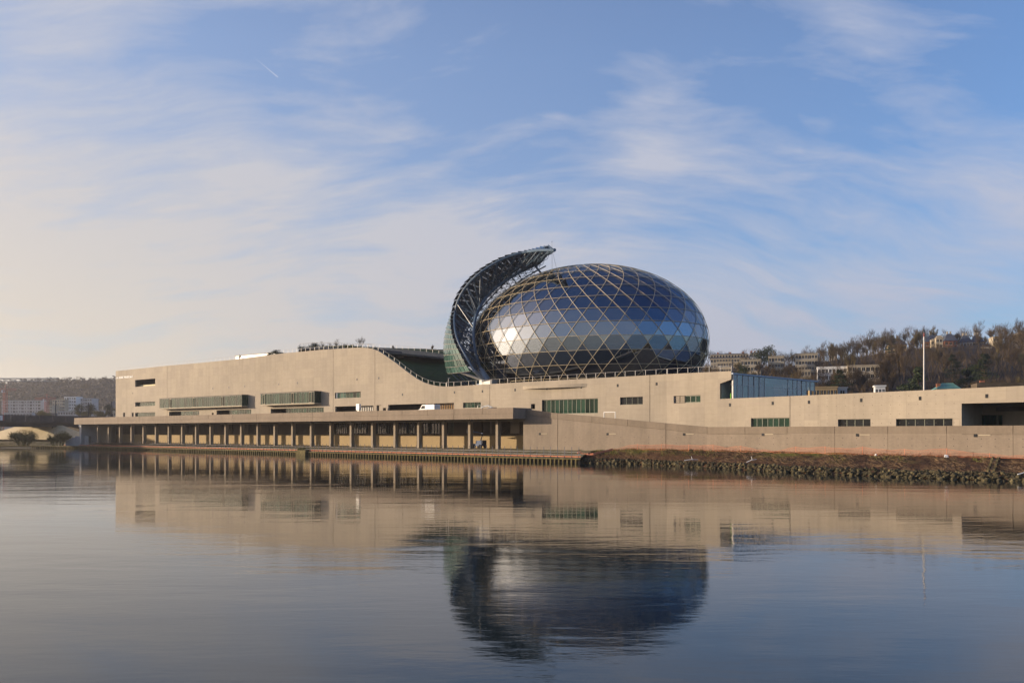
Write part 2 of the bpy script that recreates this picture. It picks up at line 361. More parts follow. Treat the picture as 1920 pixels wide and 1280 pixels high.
M_net = m
T.l.new(T.new('ShaderNodeMixShader', ins={0: 0.17, 1: T.new('ShaderNodeBsdfTransparent').outputs[0], 2: T.new('ShaderNodeBsdfDiffuse', ins={'Color': (0.58, 0.18, 0.09, 1)}).outputs[0]}).outputs[0], T.new('ShaderNodeOutputMaterial').inputs[0])

# ------------------------------------------------------------------ setting: water, ground, banks
m, b, T = principled('river_water', (0.010, 0.018, 0.020), 0.0, 0, 0.5)
b.inputs['IOR'].default_value = 1.36
pos = T.new('ShaderNodeNewGeometry').outputs['Position']
w0 = T.noise(T.mapping(pos, (0.10, 0.30, 1), (0, 0, radians(4))), 1.0, 3, 0.5, 0.4)
w1 = T.noise(T.mapping(pos, (0.55, 1.5, 1), (0, 0, radians(8))), 1.0, 5, 0.55, 0.3)
w2 = T.noise(T.mapping(pos, (1.6, 4.5, 1), (0, 0, radians(-12))), 1.0, 4, 0.5, 0.4)
calm = T.ramp(T.noise(T.mapping(pos, (0.012, 0.045, 1), (0, 0, radians(6)), (5, 9, 0)), 1.0, 4, 0.6, 0.5), [(0.36, 0.25), (0.62, 1.0)])
h = T.math('MULTIPLY', T.math('ADD', T.math('MULTIPLY', w0, 2.6), T.math('ADD', T.math('MULTIPLY', w1, 0.6), T.math('MULTIPLY', w2, 0.26))), calm)
bp = T.new('ShaderNodeBump', ins={'Strength': 1.0, 'Distance': 0.013, 'Height': h})
T.l.new(bp.outputs[0], b.inputs['Normal'])
M_water = m
mb = MB(); mb.face([(-1500, -80, 0), (1200, -80, 0), (1200, 700, 0), (-1500, 700, 0)])
tag(obj('water', mb, M_water), 'calm river reflecting the building and the evening sky', None, None, 'structure')

LC = Line((-138.4, 285.0), (0.7733, -0.634))      # plane of the terrace columns
LF = LC.off(-4.0)                                  # front face of the terrace edge
LU = LC.off(9.3)                                   # long pale facade
tU = LU.t(1250); cU = LU.at(tU)
LU2 = Line((cU.x, cU.y), (0.7071, -0.7071))        # facade right of the bend
tR = LC.t(1326); cR = LC.at(tR)
LR2 = Line((cR.x, cR.y), (0.7095, -0.7047))        # retaining wall right of its bend
QW = [(-400, 836.5), (-150, 838), (0, 839), (100, 839.8), (200, 841.5), (400, 847.5), (560, 852.3), (740, 857.8), (931, 863.6), (1090, 868)]
BW = [(1085, 867.5), (1200, 870.5), (1300, 876), (1500, 887), (1700, 896), (1920, 903.5), (2300, 915)]
def qpt(px, z=0.0, back=0.0):
    Y = HC*FPX/(table(QW, px)-HOR); Y2 = HC*FPX/(table(QW, px+4)-HOR)
    a = Vector(((px-960)/FPX*Y, Y, 0)); c = Vector(((px+4-960)/FPX*Y2, Y2, 0)); d = (c-a).normalized()
    q = a+Vector((-d.y, d.x, 0))*back; q.z = z; return q
def walk(fn, x0, x1, step):
    """points along a plan curve at equal distances"""
    out = [fn(x0)]; x = x0
    while x < x1:
        x += 0.25; p = fn(x)
        if (p-out[-1]).length >= step: out.append(p)
    return out
# ground sheet behind the bank
mb = MB()
front = [qpt(x, 1.9, 6.0) for x in (-400, -150, 0, 100, 200, 400, 560, 740, 931, 1080)]
xs = [1180, 1326, 1500, 1700, 1920, 2300]
for x in xs:
    if x <= 1326: q = LC.at(LC.t(x), 1.9, 0.5)
    else: q = LR2.at(LR2.t(x), 1.9, 0.5)
    front.append(q)
for a, c in zip(front, front[1:]):
    mb.face([a, c, Vector((c.x*6, 2200, 1.9)), Vector((a.x*6, 2200, 1.9))])
tag(obj('ground', mb, M_earth), 'flat earth ground reaching back behind the river bank', None, None, 'structure')
# quay: sloping earth shelf and planked edge
quay = thing('quay', qpt(600, 0), 'low mossy timber quay edge along the water in front of the columns', 'quay')
mb = MB()
xs = list(range(-400, 1093, 12))
for x0, x1 in zip(xs, xs[1:]):
    def row(x):
        r = random.Random(x); k = 1.0 if x > 100 else 0.9
        return [qpt(x, 0.78, 0.0), qpt(x, 0.95+r.uniform(0, .06), 0.7), qpt(x, 1.35+r.uniform(-.08, .12), 2.2), qpt(x, 1.62+r.uniform(-.1, .1), 4.0), qpt(x, 2.08, 6.6), qpt(x, 2.12, 12)]
    A, B_ = row(x0), row(x1)
    for i in range(5): mb.face([A[i], B_[i], B_[i+1], A[i+1]])
M_shelf = noisy('grassy_shelf', (0.10, 0.095, 0.035), (0.21, 0.175, 0.12), 0.8, detail=8, bump=0.8, lo=0.38, hi=0.6)
obj('earth_shelf', mb, M_shelf, quay)
mb = MB()
for x0, x1 in zip(xs, xs[1:]):
    mb.hexa([qpt(x0, 0.60, -0.12), qpt(x1, 0.60, -0.12), qpt(x1, 0.60, 0.25), qpt(x0, 0.60, 0.25), qpt(x0, 0.82, -0.12), qpt(x1, 0.82, -0.12), qpt(x1, 0.82, 0.25), qpt(x0, 0.82, 0.25)])
obj('edge_beam', mb, M_moss, quay)
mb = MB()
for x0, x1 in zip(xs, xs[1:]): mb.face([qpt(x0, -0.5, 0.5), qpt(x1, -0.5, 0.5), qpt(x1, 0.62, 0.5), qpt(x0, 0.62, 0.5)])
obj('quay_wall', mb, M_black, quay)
pb = MB(); pb.box((0, 0, 0.05), 0.26, 0.34, 1.1); pm = mesh('pile', pb, M_moss)
pts = walk(lambda x: qpt(x), 60, 1088, 0.92)
pts = pts[-298:]
for p in pts:
    link('pile', pm, quay, (p.x, p.y, 0), rz=-0.69)
# right embankment
def bpt(px, k):
    """k 0 at the water, 1 at the foot of the retaining wall"""
    Y = HC*FPX/(table(BW, px)-HOR); a = Vector(((px-960)/FPX*Y, Y, 0))
    L = LC if px <= 1326 else LR2
    c = L.at(L.t(px), 0, -0.15)
    return a.lerp(c, k)
def bank_z(px, k):
    e = min(1, max(0, (px-1085)/90)); top = lerp(2.05, 2.5-0.3*max(0, (px-1326)/600), e)
    prof = table([(0, -0.7), (0.06, 0.1), (0.14, 0.55), (0.3, 0.95), (0.62, 1.75), (0.85, 2.25), (1.0, 2.42)], k)
    low = table([(0, -0.7), (0.06, 0.1), (0.14, 0.6), (0.3, 0.95), (0.6, 1.45), (1.0, 2.05)], k)
    return lerp(low, prof*top/2.42 if k > 0.3 else prof, e)
def bank(px, k, dz=0.0):
    p = bpt(px, k); z = bank_z(px, k)
    if k > 0.05: z += noise.noise(Vector((p.x*0.5, p.y*0.5, 0)))*0.16*min(1, k*3)+noise.noise(Vector((p.x*1.7, p.y*1.7, 3)))*0.08
    return Vector((p.x, p.y, z+dz))
mb = MB(); nx, nk = 260, 22
grid = [[bank(lerp(1078, 2150, i/nx), j/nk) for j in range(nk+1)] for i in range(nx+1)]
for r_ in grid: mb.v += [tuple(q) for q in r_]
for i in range(nx):
    for j in range(nk):
        a = i*(nk+1)+j; mb.f.append((a, a+nk+1, a+nk+2, a+1))
m, b, T = principled('embankment_soil', (0.1, 0.06, 0.04), 0.95, spec=0.1)
pos = T.new('ShaderNodeNewGeometry').outputs['Position']
c = T.mix(T.ramp(T.noise(pos, 3.0, 10, 0.7), [(0.35, 0), (0.65, 1)]), (0.035, 0.020, 0.012, 1), (0.13, 0.072, 0.040, 1))
gz = T.math('ADD', T.math('MULTIPLY', T.new('ShaderNodeSeparateXYZ', ins={0: pos}).outputs[2], 0.14), T.noise(T.mapping(pos, (0.12, 0.12, 0.3)), 1.0, 6, 0.6))
xfade = T.math('MULTIPLY_ADD', T.new('ShaderNodeSeparateXYZ', ins={0: pos}).outputs[0], -0.0045, 0.1)
c = T.mix(T.ramp(T.math('ADD', gz, xfade), [(0.70, 0), (0.86, 0.9)]), c, (0.13, 0.125, 0.03, 1))
T.l.new(c, b.inputs['Base Color'])
T.l.new(T.new('ShaderNodeBump', ins={'Strength': 1.0, 'Distance': 0.12, 'Height': T.noise(pos, 4.0, 8, 0.7)}).outputs[0], b.inputs['Normal'])
tag(obj('embankment', mb, m), 'brown littered earth embankment below the grey retaining wall', None, None, 'structure')
# riprap
def rock_mesh(seed):
    bm = bmesh.new(); bmesh.ops.create_icosphere(bm, subdivisions=2, radius=0.5)
    r = random.Random(seed); o = Vector((r.uniform(0, 99),)*3)
    for v in bm.verts:
        q = v.co.copy(); k = 1+noise.noise(q*2.2+o)*0.7; v.co = Vector((q.x*k, q.y*k*0.85, q.z*k*0.7))
    me = bpy.data.meshes.new('rock'); bm.to_mesh(me); bm.free(); me.materials.append(M_rock); return me
rocks = [rock_mesh(i) for i in range(5)]
spots = []
rr = random.Random(5); x = 1082
while x < 1990:
    for row_ in range(3):
        k = [0.05, 0.10, 0.16][row_]+rr.uniform(-.02, .025); px = x+rr.uniform(-3, 3)
        p = bank(px, max(0.03, k)); s_ = rr.uniform(0.38, 0.8)*(1.0 if row_ else 1.1)
        p.z = max(-0.05, p.z)+0.06; spots.append((px, p, s_, row_))
    x += rr.uniform(4.2, 6.2)*(1.25 if x > 1500 else 1)
vis = [s for s in spots if s[0] < 1925]; vis.sort(key=lambda s: -s[2]/s[1].y)
for i, (px, p, s_, row_) in enumerate(vis[:300]):
    zone = 'under the retaining wall' if px < 1500 else 'below the littered slope'
    o = link('rock', rocks[i % 5], None, p, rr.uniform(0, 6), (s_*rr.uniform(.8, 1.3), s_, s_*rr.uniform(.8, 1.1)))
    tag(o, 'mossy boulder in the riprap at the waterline '+zone, 'rock', 'riprap boulders along the waterline '+zone)
mb = MB()
def add_rock(mb, p, s_, r):
    me = rocks[r.randrange(5)]; b0 = len(mb.v); a = r.uniform(0, 6)
    for v in me.vertices:
        q = v.co*s_; mb.v.append((p.x+q.x*cos(a)-q.y*sin(a), p.y+q.x*sin(a)+q.y*cos(a), p.z+q.z))
    for f in me.polygons: mb.f.append(tuple(b0+i for i in f.vertices))
for (px, p, s_, row_) in vis[300:]+[s for s in spots if s[0] >= 1925]: add_rock(mb, p, s_, rr)
for i in range(900):
    px = rr.uniform(1080, 1990); k = rr.uniform(0.03, 0.24); add_rock(mb, bank(px, k, 0.02), rr.uniform(.12, .4), rr)
tag(obj('rubble', mb, M_rock), 'small rubble filling between the waterline boulders', None, None, 'stuff')
# dead twigs and litter on the bank
def stick(mb, p, L_, a, tilt, r):
    d = Vector((cos(a)*cos(tilt), sin(a)*cos(tilt), sin(tilt)))
    mb.tube([p, p+d*L_], r, 3)
mb = MB()
for i in range(6500):
    px = rr.uniform(1120, 2000); k = rr.uniform(0.15, 0.95)
    if noise.noise(Vector((px*0.02, k*3, 1))) < -0.15: continue
    stick(mb, bank(px, k, 0.03), rr.uniform(0.2, 1.1), rr.uniform(0, pi), rr.uniform(-0.1, 0.55), rr.uniform(0.008, 0.02))
tag(obj('dead_twigs', mb, M_twig), 'dry brown twigs and stalks littering the embankment', None, None, 'stuff')
mb = MB()
def blade(mb, p, h_, r):
    a = r.uniform(0, 6.28); w_ = 0.03+0.02*r.random(); d = Vector((cos(a)*w_, sin(a)*w_, 0)); t_ = Vector((r.uniform(-.1, .1), r.uniform(-.1, .1), h_))
    mb.face([p-d, p+d, p+t_])
for i in range(7000):
    px = 1085+(rr.random()**1.7)*900; k = rr.uniform(0.3, 1.0)**0.6
    if noise.noise(Vector((px*0.025, k*2, 9))) < (px-1300)/1600: continue
    blade(mb, bank(px, k, 0.0), rr.uniform(.1, .32), rr)
for i in range(6000):
    px = rr.uniform(-10, 1090); q = qpt(px, 0, rr.uniform(0.4, 5.5)); 
    if noise.noise(Vector((px*0.03, q.y*0.2, 4))) < -0.1+max(0, (px-500)/900): continue
    q.z = 0.9+0.2*(q-qpt(px)).length; q.z = min(q.z, 2.05); blade(mb, q, rr.uniform(.08, .3), rr)
tag(obj('grass', mb, M_grass), 'tufts of rough grass on the bank and quay shelf', None, None, 'stuff')

# ------------------------------------------------------------------ the long pale building
ZD = 9.25                                           # deck level of the terrace
bld = thing('concrete_building', LU.at(LU.t(700), 2.0), 'long pale concrete building with a dipping roofline and green glazed window bands', 'building')
TOP1 = [(217, 695.3), (260, 691), (313.5, 685.3), (372, 680.3), (437, 674), (530, 662.2), (598, 656), (650, 652.6), (672, 651.4), (686, 651.8), (697, 653.3), (708, 657.3), (718, 663.2), (730, 671.5), (742, 680), (756, 691), (770, 701.5), (783, 710.5), (795, 716.8), (808, 721), (820, 723.4), (835, 724.4), (850, 724), (900, 720.8), (1000, 715), (1130, 708), (1200, 704), (1250, 701)]
prof1 = [LU.tz(*q) for q in TOP1]
def ztop(t): return table(prof1, t)
def wrect(L, x0, x1, yt, yb, ref=None):
    """wall rectangle from its picture columns and the rows measured at column ref"""
    r = x0 if ref is None else ref
    return (L.t(x0), L.t(x1), L.z(r, yb), L.z(r, yt))
zdk = 8.6
holes1 = {}
def hole(name, *a, **k): holes1[name] = a[0] if len(a) == 1 else wrect(LU, *a, **k); return holes1[name]
hole('loggia', 253.4, 291, 712.2, 725)
hole('win_b', 253.4, 291, 754, 761.8)
r_ = wrect(LU, 253.4, 291, 773.6, 790); hole('win_c', (r_[0], r_[1], zdk+0.5, r_[3]))
def dk(name, x0, x1, yt, ref=None):
    r = wrect(LU, x0, x1, yt, 790, ref); hole(name, (r[0], r[1], zdk+0.5, r[3]))
dk('door_a', 231, 234.6, 773.6); dk('door_b', 247, 251, 773.4)
dk('rec_d', 317, 373.5, 771.6); dk('small_d', 397, 400.6, 773.5); dk('rec_d2', 406, 471, 769)
dk('rec_e', 507.5, 607, 766.2)
hole('win_e', 628, 676.2, 736, 746.8)
dk('rec_f', 628.5, 700.3, 761.9); dk('door_c', 706, 715, 759.4); dk('small_c', 718, 723.6, 764.4)
dk('rec_g', 728, 851, 758.6)
hole('win_f', 868.2, 901.5, 754.6, 764.6)
r_ = wrect(LU, 995.5, 1003, 757, 766.6); hole('small_h', r_)
r_ = wrect(LU, 1016, 1121, 749.6, 776.2); hole('win_g', r_)
hole('win_h', 1162.6, 1205.2, 744.6, 758.8)
joints = [217, 313.5, 624.7, 703, 918.3, 1218.5, 1250]
def clip_top(ta, tb, prof): return [(ta, table(prof, ta))]+[q for q in prof if ta+0.01 < q[0] < tb-0.01]+[(tb, table(prof, tb))]
for a, c in zip(joints, joints[1:]):
    ta, tb = LU.t(a)+(0.05 if a != 217 else 0), LU.t(c)-(0.05 if c != 1250 else -0.0)
    zb = 8.2 if a < 985 and c < 985 else 3.0
    if a == 918.3: zb = 3.0
    hs = [h for h in holes1.values() if h[0] > ta and h[1] < tb]
    outer = [(ta, zb), (tb, zb)]+clip_top(ta, tb, prof1)[::-1]
    mb = MB(); plate(mb, LU, outer, [rect(*h) for h in hs], 0.0, 0.55)
    obj('concrete_panel', mb, M_fac, bld)
# right of the bend
TOP2 = [(1250, 701), (1371, 695.3)]
t1371 = LU2.t(1371); z2a = LU2.z(1250, 701); z2b = LU2.z(1371, 695.3)
hole2 = {'win_i': wrect(LU2, 1263, 1313.3, 742, 755.8), 'win_j': wrect(LU2, 1408, 1480.1, 783.6, 800.8), 'win_k': wrect(LU2, 1571, 1632.2, 785.8, 801), 'win_l': wrect(LU2, 1680, 1786, 785.1, 800.2)}
tP0 = LU2.t(1803); zP1 = LU2.z(1803, 756.2); tEnd = LU2.t(2250); tP1 = LU2.t(2080)
zlow = lambda px: LU2.z(px, table([(1350, 747.6), (1599, 737.6), (1920, 723.8), (2300, 706)], px))
hole2['portal'] = (tP0, tP1, 4.9, zP1)
seg = [(1250, 1481.3), (1481.3, 2250)]
for a, c in seg:
    ta, tb = LU2.t(a)+(0.05 if a > 1250 else 0), LU2.t(c)-0.05
    outer = [(ta, 3.0), (tb, 3.0), (tb, zlow(c))]
    if a == 1250:
        outer += [(LU2.t(1350), LU2.z(1350, 747.6)), (LU2.t(1350), LU2.z(1350, 719)), (t1371, LU2.z(1371, 711)), (t1371, z2b), (ta, z2a)]
    else: outer += [(ta, zlow(a))]
    hs = [h for h in hole2.values() if h[0] > ta and h[1] < tb]
    mb = MB(); plate(mb, LU2, outer, [rect(*h) for h in hs], 0.0, 0.55)
    obj('concrete_panel', mb, M_fac, bld)
# joint backing
mb = MB()
for px in joints[1:-1]:
    t_ = LU.t(px); slab(mb, LU, t_-0.1, t_+0.1, 8.3 if px < 985 else 3, ztop(t_)-0.2, 0.25, 0.5)
for px in (1481.3,):
    t_ = LU2.t(px); slab(mb, LU2, t_-0.1, t_+0.1, 3, zlow(px)-0.2, 0.25, 0.5)
obj('joint_seal', mb, M_dark, bld)
# left end wall and dark room behind the openings
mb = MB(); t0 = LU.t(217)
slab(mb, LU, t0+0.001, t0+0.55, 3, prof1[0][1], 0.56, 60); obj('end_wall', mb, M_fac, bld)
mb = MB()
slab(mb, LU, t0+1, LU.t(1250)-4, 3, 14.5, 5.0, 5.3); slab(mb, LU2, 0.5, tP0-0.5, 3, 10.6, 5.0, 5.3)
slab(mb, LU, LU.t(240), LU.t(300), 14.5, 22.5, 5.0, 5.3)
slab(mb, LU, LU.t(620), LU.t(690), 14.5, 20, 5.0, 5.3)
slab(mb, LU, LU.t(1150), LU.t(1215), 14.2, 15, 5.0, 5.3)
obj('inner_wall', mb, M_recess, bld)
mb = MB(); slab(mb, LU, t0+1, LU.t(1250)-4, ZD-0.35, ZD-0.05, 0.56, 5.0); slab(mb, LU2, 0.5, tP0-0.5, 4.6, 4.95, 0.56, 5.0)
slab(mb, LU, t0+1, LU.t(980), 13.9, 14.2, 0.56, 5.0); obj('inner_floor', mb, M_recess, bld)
# roof following the wall top
mb = MB()
tt = [q[0] for q in prof1]
for i in range(len(prof1)-1):
    a, c = prof1[i], prof1[i+1]
    if a[0] > LU.t(690) and a[0] < LU.t(840): continue
    dep = 60 if a[0] < LU.t(690) else 14
    mb.hexa([LU.at(a[0], a[1]-0.9, 0.56), LU.at(c[0], c[1]-0.9, 0.56), LU.at(c[0], c[1]-0.9, dep), LU.at(a[0], a[1]-0.9, dep), LU.at(a[0], a[1]-0.45, 0.56), LU.at(c[0], c[1]-0.45, 0.56), LU.at(c[0], c[1]-0.45, dep), LU.at(a[0], a[1]-0.45, dep)])
slab(mb, LU, LU.t(836), LU.t(1250), 14.0, 14.6, 14, 70)
obj('roof_deck', mb, M_deck, bld)
mb = MB(); slab(mb, LU2, 0.2, t1371-0.2, z2b-1.0, z2b-0.5, 0.56, 30); slab(mb, LU2, t1371, tP0-1, 10.4, 10.7, 0.56, 40); obj('roof_deck', mb, M_deck, bld)
# lawn slope behind the dip
mb = MB(); N = 14; Kk = 8
lf = [(table([(0, 688), (1, 842)], i/N)) for i in range(N+1)]
LU45 = LU.off(34)
back_top = [(688, 653.5), (706, 655.5), (720, 657.5), (760, 662), (800, 667), (833, 671.5), (860, 676), (880, 690), (915, 716)]
rows = []
for i in range(N+1):
    tf = LU.t(lf[i]); F = LU.at(tf, table(prof1, tf)-0.5, 0.6)
    bx = lerp(688, 915, (i/N)**0.85); tb_ = LU45.t(bx); B_ = LU45.at(tb_, LU45.z(bx, table(back_top, bx)))
    rows.append([F.lerp(B_, j/Kk) for j in range(Kk+1)])
for i in range(N):
    for j in range(Kk): mb.face([rows[i][j], rows[i+1][j], rows[i+1][j+1], rows[i][j+1]])
obj('lawn_slope', mb, M_rgrass, bld, smooth=True)
# upper terrace behind the slope
mb = MB(); mg = MB(); mr = MB(); posts = []
pp = [688, 706, 720, 760, 800, 833, 870]
UT = [(688, 650), (706, 651), (720, 651.8), (760, 655.0), (800, 659.5), (833, 664), (870, 669)]
for a, c in zip(pp, pp[1:]):
    ta, tc_ = LU45.t(a), LU45.t(c); za, zc2 = LU45.z(a, table(UT, a)), LU45.z(c, table(UT, c))
    mb.hexa([LU45.at(ta, 12, -0.2), LU45.at(tc_, 12, -0.2), LU45.at(tc_, 12, 0.4), LU45.at(ta, 12, 0.4), LU45.at(ta, za, -0.2), LU45.at(tc_, zc2, -0.2), LU45.at(tc_, zc2, 0.4), LU45.at(ta, za, 0.4)])
    mg.hexa([LU45.at(ta, za-1, 0.41), LU45.at(tc_, zc2-1, 0.41), LU45.at(tc_, zc2-1, 26), LU45.at(ta, za-1, 26), LU45.at(ta, za-0.1, 0.41), LU45.at(tc_, zc2-0.1, 0.41), LU45.at(tc_, zc2+1.4, 26), LU45.at(ta, za+1.1, 26)])
obj('dark_parapet', mb, M_slate2, bld); obj('upper_lawn', mg, M_rgrass, bld)

# --- glazing
def glaze(L, r, n, depth=0.35, mat=None, frame=M_mul, lit=None, name='window', fw=0.07, skip=()):
    t0, t1, z0, z1 = r; fr = MB()
    slab(fr, L, t0, t1, z0, z0+fw, depth-0.06, depth+0.06); slab(fr, L, t0, t1, z1-fw, z1, depth-0.06, depth+0.06)
    for i in range(n+1):
        t_ = lerp(t0, t1, i/n); slab(fr, L, max(t0, t_-fw/2), min(t1, t_+fw/2), z0+fw, z1-fw, depth-0.05, depth+0.05)
    w = obj(name, fr, frame, bld)
    for i in range(n):
        if i in skip: continue
        a, c = lerp(t0, t1, i/n)+fw/2, lerp(t0, t1, (i+1)/n)-fw/2
        g = MB(); tw = (random.random()-0.5)*0.02
        g.face([L.at(a, z0+fw, depth+tw), L.at(c, z0+fw, depth-tw), L.at(c, z1-fw, depth-tw), L.at(a, z1-fw, depth+tw)])
        obj('pane', g, mat or M_win, w)
    return w
def sub(r, x0, x1, L=LU): return (L.t(x0), L.t(x1), r[2], r[3])
H1 = holes1
glaze(LU, sub(H1['win_b'], 253.4, 291), 8, 0.9); glaze(LU, H1['win_c'], 9, 0.5)
glaze(LU, sub(H1['rec_d'], 337.5, 373.5), 8, 0.35); glaze(LU, sub(H1['rec_d2'], 429, 471), 9, 0.35)
glaze(LU, sub(H1['rec_e'], 535, 607), 15, 0.35)
glaze(LU, sub(H1['win_e'], 628, 676.2), 8, 0.8)
glaze(LU, sub(H1['win_f'], 868.2, 901.5), 5, 0.35)
glaze(LU, H1['win_g'], 13, 0.35, M_win, fw=0.12); glaze(LU, H1['win_h'], 4, 0.4, M_dwin)
glaze(LU2, sub(hole2['win_i'], 1283.5, 1313.3, LU2), 3, 0.3, M_win, fw=0.16)
glaze(LU2, hole2['win_j'], 7, 0.3, M_win, fw=0.12); glaze(LU2, hole2['win_k'], 4, 0.45, M_dwin, fw=0.1); glaze(LU2, hole2['win_l'], 6, 0.45, M_dwin, fw=0.1)
glaze(LU, sub(H1['rec_g'], 780, 851), 22, 1.6, M_dwin, M_wood, fw=0.16); glaze(LU, sub(H1['rec_f'], 661, 700.3), 12, 1.4, M_dwin, M_alu, fw=0.14)
# louvres beside the small right window
r_ = hole2['win_i']
for a, c in ((1267, 1273.8), (1274.8, 1283)):
    for k in range(10):
        lv = MB(); z_ = lerp(r_[2]+0.05, r_[3]-0.05, (k+0.5)/10); slab(lv, LU2, LU2.t(a), LU2.t(c), z_-0.05, z_+0.04, 0.12, 0.3); obj('louvre', lv, M_fac, bld)
# sunlit balustrade inside the loggia and pale door leaves
r_ = H1['loggia']; mb = MB(); slab(mb, LU, r_[0], r_[1], r_[2], r_[2]+0.6, 1.6, 1.75); obj('balustrade', mb, M_pale, bld)
mb = MB(); slab(mb, LU, r_[0]-1, r_[1]+1, r_[2]-0.3, r_[2]-0.02, 0.56, 5); slab(mb, LU, r_[0]-1, r_[1]+1, r_[3]+0.02, r_[3]+0.3, 0.56, 5); obj('loggia_floor', mb, M_recess, bld)
for nm in ('door_a', 'door_b', 'door_c'):
    r_ = H1[nm]; mb = MB(); slab(mb, LU, r_[0]+(0.5 if nm != 'door_c' else 0.6), r_[1]-0.03, r_[2], r_[3]-0.05, 0.3, 0.36); obj('door', mb, M_fac if nm == 'door_c' else M_recess, bld)
# flush service doors on the pale wall
for L, x0, x1, yt, yb in ((LU2, 1362.5, 1374.5, 784, 801), (LU2, 1787.5, 1800, 785, 799)):
    r_ = wrect(L, x0, x1, yt, yb); mb = MB()
    for a in ((r_[0], r_[0]+.05, r_[2], r_[3]), (r_[1]-.05, r_[1], r_[2], r_[3]), (r_[0]+.05, r_[1]-.05, r_[3]-.05, r_[3])): slab(mb, L, *a, -0.012, 0.01)
    obj('door_trim', mb, M_fac if x0 < 1500 else M_col, bld)
r_ = wrect(LU, 1132, 1154, 772, 781); mb = MB()
for a in ((r_[0], r_[0]+.12, r_[2]-.6, r_[3]), (r_[1]-.12, r_[1], r_[2]-.6, r_[3]), (r_[0]+.12, r_[1]-.12, r_[3]-.12, r_[3])): slab(mb, LU, *a, -0.05, 0.01)
obj('door_trim', mb, M_white, bld)
# bay windows
def bay(x0, x1, yt, yb, ysl, n, wide):
    r = wrect(LU, x0, x1, yt, yb); t0, t1, z0, z1 = r; zs = LU.z(x0, ysl); pr = 2.1
    fr = MB(); slab(fr, LU, t0-0.15, t1+0.12, zs, z0, -pr-0.12, -0.002); bb = obj('bay_sill', fr, M_cream, bld)
    fr = MB(); slab(fr, LU, t0-0.1, t1+0.1, z1, z1+0.22, -pr-0.08, -0.002); obj('bay_roof', fr, M_recess, bld)
    w = glaze(LU, (t0, t1, z0, z1), n, -pr, M_win, M_mul, name='bay_window', fw=0.05)
    for i in wide:
        f2 = MB(); a, c = lerp(t0, t1, i/n), lerp(t0, t1, (i+1)/n)
        for q in ((a, a+.1, z0+.1, z1-.1), (c-.1, c, z0+.1, z1-.1), (a+.1, c-.1, z1-.2, z1-.1), (a+.1, c-.1, z0+.1, z0+.2)): slab(f2, LU, *q, -pr-0.14, -pr-0.062)
        obj('opening_frame', f2, M_cream, bld)
    g = MB(); g.face([LU.at(t1, z0, -pr), LU.at(t1, z0, 0), LU.at(t1, z1, 0), LU.at(t1, z1, -pr)]); g.face([LU.at(t0, z0, -pr), LU.at(t0, z0, 0), LU.at(t0, z1, 0), LU.at(t0, z1, -pr)]); obj('side_pane', g, M_win, w)
    g = MB(); slab(g, LU, t0+.1, t1-.1, z0, z1, -0.4, -0.05); obj('blind', g, noisy('pale_blind', (0.035, 0.065, 0.042), (0.09, 0.125, 0.08), 1.5, stretch=(2, 2, 0.2), bump=0), bld)
bay(311, 465.5, 748.4, 765.6, 767.2, 44, (6, 19, 34)); bay(501, 602, 739.2, 758.7, 760.6, 22, (1, 13, 20))
# wall outlets and tie-hole marks
ob = MB(); ob.box((0, 0, 0), 0.34, 0.10, 0.55); om = mesh('wall_outlet', ob, M_black)
for L, x, y in [(LU2, 1368.5, 758.7), (LU2, 1448.7, 755.6), (LU2, 1516.7, 753.6), (LU2, 1614.6, 750), (LU2, 1725, 746.5), (LU2, 1850, 742.2), (LU, 1231, 719.5), (LU, 1158, 722.5), (LU, 1090, 725.3), (LU, 1025.5, 728), (LU, 965.7, 730.7), (LU, 904.6, 733.4), (LU, 852, 735.4), (LU, 754.6, 739.5), (LU, 710, 708.6), (LU, 669.3, 711), (LU, 399, 728), (LU, 429, 726), (LU, 459, 724), (LU, 522.5, 720), (LU, 557.5, 717.8), (LU, 249, 737)]:
    t_ = L.t(x); q = L.at(t_, L.z(x, y), -0.0); link('wall_outlet', om, bld, q, rz=atan2(L.d.y, L.d.x))
tb_ = MB()
for px in range(1500, 1800, 17):
    for zz in (6.9, 8.3, 9.7, 11.0):
        t_ = LU2.t(px); tb_.box(LU2.at(t_, zz, 0.0), 0.09, 0.02, 0.09, atan2(LU2.d.y, LU2.d.x))
obj('tie_hole', tb_, M_recess, bld, kind='stuff')
# lettering on the upper left corner
cu = bpy.data.curves.new('lettering', 'FONT'); cu.body = 'LA SEINE MUSICALE'; cu.size = 1.0; cu.extrude = 0.06; cu.space_character = 1.15
fo = bpy.data.objects.new('lettering', cu); COL.objects.link(fo)
bpy.context.view_layer.update()
me = bpy.data.meshes.new_from_object(fo.evaluated_get(bpy.context.evaluated_depsgraph_get())); me.name = 'lettering'
bpy.data.objects.remove(fo)
xs_ = [v.co.x for v in me.vertices]; wd = max(xs_)-min(xs_); want = LU.t(249)-LU.t(218.5)
for v in me.vertices: v.co = Vector((v.co.x*want/wd, v.co.y*1.0, v.co.z))
me.materials.clear(); me.materials.append(M_white)
fo = bpy.data.objects.new('lettering', me); COL.objects.link(fo)
fo.rotation_euler = (radians(90), 0, atan2(LU.d.y, LU.d.x)); fo.location = LU.at(LU.t(218.5), LU.z(218.5, 710.2), -0.09); attach(fo, bld)
